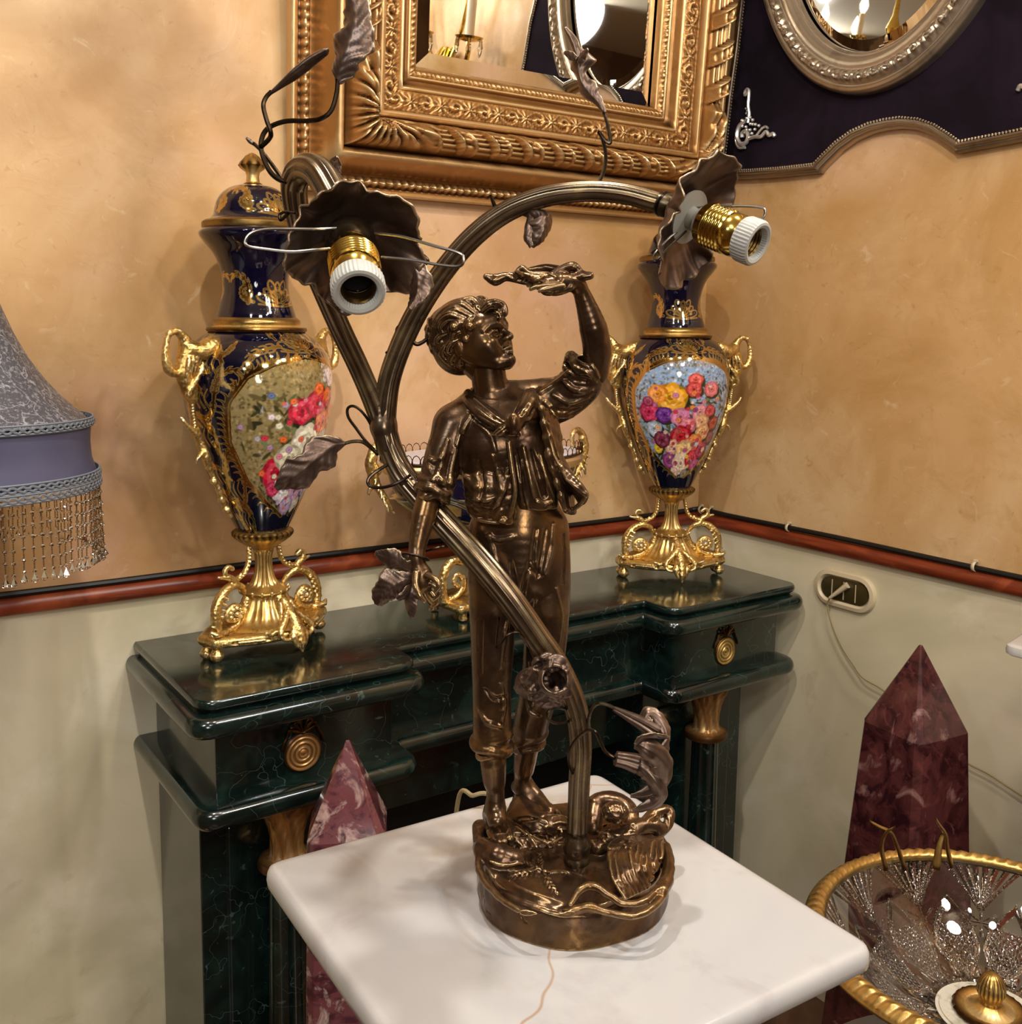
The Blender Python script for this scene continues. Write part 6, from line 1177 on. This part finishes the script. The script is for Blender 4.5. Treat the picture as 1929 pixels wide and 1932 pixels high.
dL = np.array([.26, -.78, -.54]); dL /= np.linalg.norm(dL)
cL = P_(662, 446, -.142)
cup('flower_cup', cL-dL*.008+[.003, 0, -.003], dL, .0485, 5, .022, 1.2, r0=.012, wav=.24)
socket(P_(660, 446, -.145), dL, True, .98)
dR = np.array([.74, -.56, -.36]); dR /= np.linalg.norm(dR)
cR = P_(1276, 400, -.02)
cup('flower_cup', cR+dR*.004, dR, .046, 2, .020, PI/2+.15, r0=.011, wav=.75)
socket(P_(1298, 408, -.026), dR, False, .98)
def wire(name, L, r=.0011):
    mb = MB(); tube(mb, cat([P_(*a) for a in L], 6), r, 8); return mb.build(name, wire_m, lamp)
wire('wire_clip', [(640, 430, -.165), (600, 432, -.18), (545, 432, -.19), (500, 433, -.195), (473, 441, -.198), (463, 456, -.199), (470, 465, -.199), (500, 470, -.196), (550, 475, -.19), (600, 471, -.182), (640, 468, -.172)])
wire('wire_clip', [(708, 440, -.165), (760, 447, -.175), (820, 464, -.185), (862, 476, -.190), (875, 486, -.191), (868, 502, -.190), (830, 500, -.185), (780, 491, -.178), (720, 485, -.17)])
wire('wire_clip', [(1310, 393, -.03), (1345, 390, -.045), (1400, 389, -.055), (1434, 391, -.06), (1444, 397, -.061), (1438, 412, -.061), (1405, 419, -.056), (1350, 418, -.046)])
wire('wire_clip', [(1285, 432, -.03), (1262, 450, -.04), (1240, 474, -.046), (1234, 486, -.047), (1240, 490, -.046), (1262, 466, -.042), (1295, 436, -.03)])
# ---------------------------------------------------------------- leaves, buds and tendrils
def leaf(L, W_, tilt=0., cupv=.25, lobes=3, seed=0., name='leaf', veins=5, par=None, ser=.12):
    """L spine [(px,py,y)], W_ half widths (px) along it; tilt turns the blade away from the picture plane"""
    P = cat([P_(*a) for a in L], 10); n = len(P); t = np.linspace(0, 1, n); w_ = rp(np.interp(t, np.linspace(0, 1, len(W_)), W_), L[0][2]); T, _, _ = frames(P); nv = 17; V = np.linspace(-1, 1, nv); G = np.zeros((n, nv, 3))
    w_ = w_*(1+ser*np.sin(t*PI*2*lobes+seed)*np.sin(t*PI)+.05*np.sin(t*55+seed))
    for i in range(n):
        nrm = np.cross(T[i], [0, 1., 0]); nrm /= np.linalg.norm(nrm)+1e-9; dep = np.cross(nrm, T[i]); s_ = nrm*math.cos(tilt)+dep*math.sin(tilt); up = -nrm*math.sin(tilt)+dep*math.cos(tilt)
        wav = .10*w_[i]*np.sin(t[i]*18+V*2+seed)*np.abs(V); vein = -.05*w_.max()*np.exp(-(V/.10)**2)+.035*w_.max()*np.cos((t[i]*veins*2-np.abs(V)*1.6)*2*PI)*(.3+.7*np.abs(V))*min(1, w_[i]/w_.max()*1.5)
        G[i] = P[i]+s_*(w_[i]*V)[:, None]*(1+.0*V[:, None])+up*(cupv*w_[i]*V*V+wav+vein)[:, None]
    mb = MB(); mb.grid(G); o = mb.build(name, leaf_m, lamp if par is None else par, auto=None); q = o.modifiers.new('thick', 'SOLIDIFY'); q.thickness = .0013; q.offset = 0; return o
def tendril(L, r=.0018, taper=.7, name='tendril'):
    P = cat([P_(*a) for a in L], 7); mb = MB(); tube(mb, P, np.linspace(r, r*taper, len(P)), 8); return mb.build(name, stem_m, lamp)
def bud(L, R_, name='bud', flute=(7, .12)):
    P = cat([P_(*a) for a in L], 8); mb = MB(); tube(mb, P, rp(np.interp(np.linspace(0, 1, len(P)), np.linspace(0, 1, len(R_)), R_), L[0][2]), 36, flute=flute, flat=.75); return mb.build(name, leaf_m, lamp)
ya = -.10
tendril([(560, 338, ya), (538, 343, ya), (513, 328, ya), (497, 298, ya+.005), (493, 268, ya+.008), (505, 243, ya+.008), (538, 229, ya+.006), (578, 228, ya+.004), (606, 224, ya), (625, 209, ya), (635, 178, ya), (638, 150, ya)], .0021, .9)
leaf([(638, 158, ya), (645, 128, ya-.002), (655, 92, ya-.004), (668, 50, ya-.004), (668, 10, ya), (655, -25, ya+.004)], [5, 24, 33, 36, 33, 22, 6], tilt=.35, cupv=.35, lobes=2.5, seed=.5, ser=.14)
tendril([(492, 278, ya+.006), (508, 262, ya+.004), (511, 250, ya), (503, 226, ya), (497, 200, ya), (502, 184, ya), (513, 172, ya)], .0020, .9)
bud([(510, 176, ya), (535, 156, ya), (562, 134, ya-.002), (590, 112, ya-.003), (612, 98, ya-.003), (620, 92, ya-.003)], [4, 8, 13, 14, 12, 9, 3], flute=(3, .22))
tendril([(556, 366, ya+.01), (543, 352, ya+.014), (524, 325, ya+.016), (508, 303, ya+.016), (493, 284, ya+.016), (478, 270, ya+.016)], .0019, .8); leaf([(480, 273, ya+.016), (472, 266, ya+.016), (465, 260, ya+.016)], [2, 4, 1.5], seed=1)
leaf([(612, 350, -.11), (622, 330, -.112), (632, 310, -.115), (637, 295, -.118)], [20, 24, 14, 2], tilt=.3, seed=2, lobes=1)
leaf([(768, 478, -.13), (782, 500, -.132), (790, 530, -.134), (786, 560, -.136), (772, 583, -.14)], [8, 18, 22, 16, 3], tilt=-.3, cupv=.4, seed=2.2, lobes=1.5)
tendril([(772, 492, -.13), (786, 500, -.13), (801, 499, -.13), (808, 492, -.13), (800, 482, -.13), (788, 477, -.13)], .0014)
tendril([(525, 350, ya), (545, 401, -.15), (530, 415, -.15), (528, 405, -.15), (538, 400, -.15), (560, 402, -.15)][1:], .0014)
# long narrow leaf standing on the right arm
tendril([(1128, 350, .002), (1141, 318, .002), (1143, 290, .002), (1137, 262, .002), (1130, 249, .002), (1134, 254, .002), (1143, 266, .001), (1151, 270, 0), (1152, 262, 0), (1147, 236, 0), (1140, 212, 0)], .0017, .9)
leaf([(1141, 214, 0), (1128, 192, 0), (1112, 176, 0), (1099, 156, .001), (1092, 128, .002), (1088, 100, .002), (1080, 76, .003), (1066, 52, .005)], [3, 6, 16, 13, 12, 20, 10, 6, 2], tilt=.5, cupv=.8, lobes=3.5, seed=0, ser=.35)
leaf([(1090, 118, .0), (1100, 105, -.004), (1110, 92, -.008)], [6, 9, 2], tilt=.6, seed=1); leaf([(1088, 112, .0), (1076, 104, .004), (1065, 99, .008)], [5, 7, 2], tilt=.4, seed=1)
# small drooping leaf below the arch and thorns
leaf([(984, 400, .018), (1006, 398, .012), (1026, 404, .008), (1028, 428, .006), (1018, 450, .006), (1004, 466, .008)], [4, 12, 17, 19, 15, 5], tilt=.5, cupv=.9, seed=1.7, lobes=2, ser=.25)
leaf([(1000, 402, .014), (996, 425, .010), (994, 448, .008), (1002, 466, .006)], [5, 10, 9, 4], tilt=-.6, cupv=.6, seed=.4, lobes=2)
for L in ([(936, 400, .02), (932, 385, .018), (925, 367, .016)], [(738, 690, .033), (744, 668, .032), (747, 652, .031)], [(740, 672, .033), (728, 664, .03), (746, 640, .03)][:2]): tendril(L, .0028, .4, 'thorn')
tendril([(762, 650, .033), (752, 634, .03), (749, 622, .03), (756, 614, .03), (768, 618, .03)], .0018, .8)
tendril([(772, 636, .033), (785, 649, .034), (797, 646, .036), (807, 638, .038)], .0020, .9)
leaf([(806, 642, .038), (812, 622, .044), (820, 605, .05), (832, 592, .056)], [3, 12, 15, 6], tilt=.4, seed=.9, name='leaf')
# grey leaf on the left of the fork with its tendrils
leaf([(652, 836, .02), (628, 842, .014), (600, 862, .008), (570, 888, .004), (540, 908, .002), (520, 922, .002)], [3, 22, 32, 30, 20, 4], tilt=.25, cupv=.2, lobes=2.5, seed=3.2, ser=.22, veins=4)
tendril([(714, 858, .03), (700, 845, .028), (684, 834, .024), (666, 833, .021), (650, 837, .02)], .0018, .9)
tendril([(706, 848, .03), (690, 832, .026), (672, 808, .024), (658, 788, .022), (656, 772, .022), (665, 766, .022), (678, 772, .023), (692, 788, .026), (702, 806, .03)], .0015, .9)
tendril([(748, 868, .03), (722, 882, .02), (702, 896, .016), (694, 908, .014), (700, 918, .014), (718, 920, .012), (738, 916, .01), (760, 906, .01), (775, 896, .01)], .0018, .8)
tendril([(800, 1040, .0), (830, 1032, .0), (850, 1028, .004), (872, 1012, .01), (892, 1008, .016)], .0014, .8)
# wires bound behind the arm
for dy in (0, 8): wire('power_wire', [(838, 940+dy, .03), (860, 945+dy, .03), (890, 955+dy*1.5, .03)], .0014)
tendril([(1012, 1250, -.012), (1003, 1228, -.014), (990, 1202, -.016), (974, 1193, -.018), (956, 1200, -.02), (939, 1222, -.02), (938, 1200, -.02), (942, 1164, -.02)], .0016, .6)
tendril([(1072, 1338, -.01), (1050, 1335, -.018), (1035, 1342, -.022), (1033, 1354, -.022), (1044, 1363, -.020), (1060, 1364, -.016), (1074, 1361, -.01)], .0014, .9)
# crumpled blossom on the lower stem
f = SDF(P_(1025, 1287, -.03)-[.038, .035, .038], P_(1025, 1287, -.03)+[.038, .035, .038], .0008)
f.stroke(PP([(1000, 1290, -.022), (1022, 1288, -.036)]), rp([28, 34]), .004); f.stroke(PP([(1020, 1295, -.020), (1046, 1282, -.048)]), rp([30, 32]), .004)
for i in range(11):
    a = 2*PI*i/11; c = P_(1046+38*math.cos(a)*.8-8, 1284+40*math.sin(a), -.042+.008*math.cos(a*3)); f.ell(c, rp([15+3*math.sin(i*2.3), 8, 14]), .0025)
for i in range(46):
    a = rng.uniform(0, 6.28); q = rng.uniform(20, 52); fx, fy = 1022+q*math.cos(a), 1287+q*math.sin(a); fold(f, [(fx, fy), (fx+9*math.cos(a+1.3), fy+9*math.sin(a+1.3)), (fx+12*math.cos(a+2.2), fy+12*math.sin(a+2.2))], [2, 5, 1.5], .002, 0, 'add' if i % 3 else 'cut', n=2)
f.stroke(PP([(1052, 1280, -.085), (1046, 1283, -.050), (1034, 1288, -.034)]), rp([26, 19, 12]), .002, 'cut')
for i in range(13):
    a = 2*PI*i/13+rng.uniform(-.15, .15); q = rng.uniform(17, 25); f.ell(P_(1048+q*math.cos(a), 1282+q*math.sin(a), -.050+rng.uniform(-.004, .004)), rp([rng.uniform(4, 8), 7, rng.uniform(4, 8)]), .0018)
f.obj('crumpled_blossom', leaf_m, lamp)
# vine leaves at the wrist and bracelet
for L, W_, tl, sd_ in (([(786, 1085, -.02), (765, 1072, -.024), (745, 1060, -.026), (722, 1050, -.026), (708, 1044, -.024)], [5, 16, 20, 15, 4], .3, 0), ([(784, 1085, -.02), (770, 1065, -.02), (756, 1050, -.02), (748, 1038, -.02)], [4, 10, 11, 3], .5, 1),
                       ([(782, 1090, -.022), (762, 1095, -.028), (740, 1106, -.03), (722, 1122, -.03), (714, 1142, -.028)], [5, 20, 28, 24, 7], .1, 2), ([(784, 1092, -.02), (776, 1115, -.026), (774, 1140, -.028), (778, 1166, -.028)], [5, 15, 16, 4], -.4, 3),
                       ([(786, 1098, -.02), (766, 1120, -.03), (750, 1132, -.032)], [4, 10, 4], .5, 4)): leaf(L, W_, tl, .3, 2, sd_, 'vine_leaf', ser=.2)
mb = MB(); cc = P_(783, 1050, -.0165); M_ = axis_mat((-.18, -.35, -.92)); th = np.linspace(0, 2*PI, 41); tube(mb, [cc+M_ @ np.array([rp(24)*math.cos(q), rp(24)*math.sin(q), 0]) for q in th], .0020, 8, cap=False, flat=.6); mb.build('bracelet', leaf_m, lamp)
# ---------------------------------------------------------------- lily buds on wire stems, lower right
tendril([(1109, 1382, -.006), (1112, 1352, -.014), (1119, 1335, -.02), (1130, 1327, -.024), (1146, 1330, -.026), (1161, 1337, -.028)], .0017, .95)
tendril([(1083, 1462, -.004), (1076, 1445, -.014), (1074, 1426, -.020), (1082, 1403, -.024), (1098, 1385, -.026), (1112, 1377, -.028), (1125, 1383, -.03), (1134, 1402, -.03), (1144, 1420, -.03), (1161, 1431, -.03)], .0017, .95)
P = cat(PP([(1158, 1337, -.028), (1185, 1351, -.03), (1213, 1366, -.032), (1240, 1383, -.034)]), 8); mb = MB(); tube(mb, P, rp(np.linspace(6, 21, len(P))), 60, flute=(9, .2), cap=True, flat=.8); mb.build('lily_bud', leaf_m, lamp)
P = cat(PP([(1162, 1431, -.03), (1166, 1432, -.03), (1185, 1436, -.031), (1205, 1442, -.032)]), 8); mb = MB(); tube(mb, P, rp(np.interp(np.linspace(0, 1, len(P)), [0, .12, .5, 1], [10, 16, 17, 22])), 60, flute=(8, .14), flat=.85); mb.build('lily_bud', leaf_m, lamp)
def ribl(L, W_, tilt, seed=0): return leaf(L, W_, tilt, .45, 1, seed, 'lily_petal', veins=1, ser=.03)
ribl([(1225, 1376, -.034), (1218, 1358, -.03), (1225, 1347, -.028), (1242, 1356, -.03), (1256, 1376, -.034), (1262, 1396, -.036)], [12, 12, 14, 14, 12, 3], .5)
ribl([(1262, 1392, -.036), (1240, 1392, -.044), (1218, 1394, -.048), (1200, 1406, -.048)], [4, 12, 14, 7], .9, 1)
ribl([(1199, 1402, -.046), (1218, 1410, -.05), (1240, 1424, -.048), (1253, 1446, -.042), (1252, 1474, -.036), (1236, 1494, -.034), (1212, 1502, -.034), (1190, 1502, -.034)], [9, 17, 21, 22, 20, 17, 12, 4], .35, 2)
ribl([(1262, 1392, -.036), (1256, 1420, -.04), (1250, 1450, -.04)], [5, 16, 17], .7, 3)
ribl([(1200, 1442, -.034), (1222, 1455, -.038), (1240, 1478, -.04), (1248, 1500, -.036), (1236, 1516, -.034), (1214, 1526, -.034), (1194, 1530, -.034)], [16, 17, 15, 13, 13, 10, 3], .2, 4)
# ---------------------------------------------------------------- power cord of the lamp
pc = empty('power_cord', (0, 0, 0)); tag(pc, 'pale power cord looping over the back edge of the white table', 'cord')
Wl = lambda px, py, z: atz(px, py, TZ+z)
q = [Wl(960, 1535, .003), Wl(940, 1508, .010), Wl(915, 1497, .018), Wl(893, 1501, .016)]; back = q[-1]+np.array([-.004, .026, -.016]); q += [back, back+np.array([0, .01, -.15]), back+np.array([.03, .02, -.5]), np.array([back[0]+.05, back[1]+.05, .01])]
mb = MB(); tube(mb, cat(q, 8), .0026, 8); mb.build('flex', MATS['beige_flex'], pc)
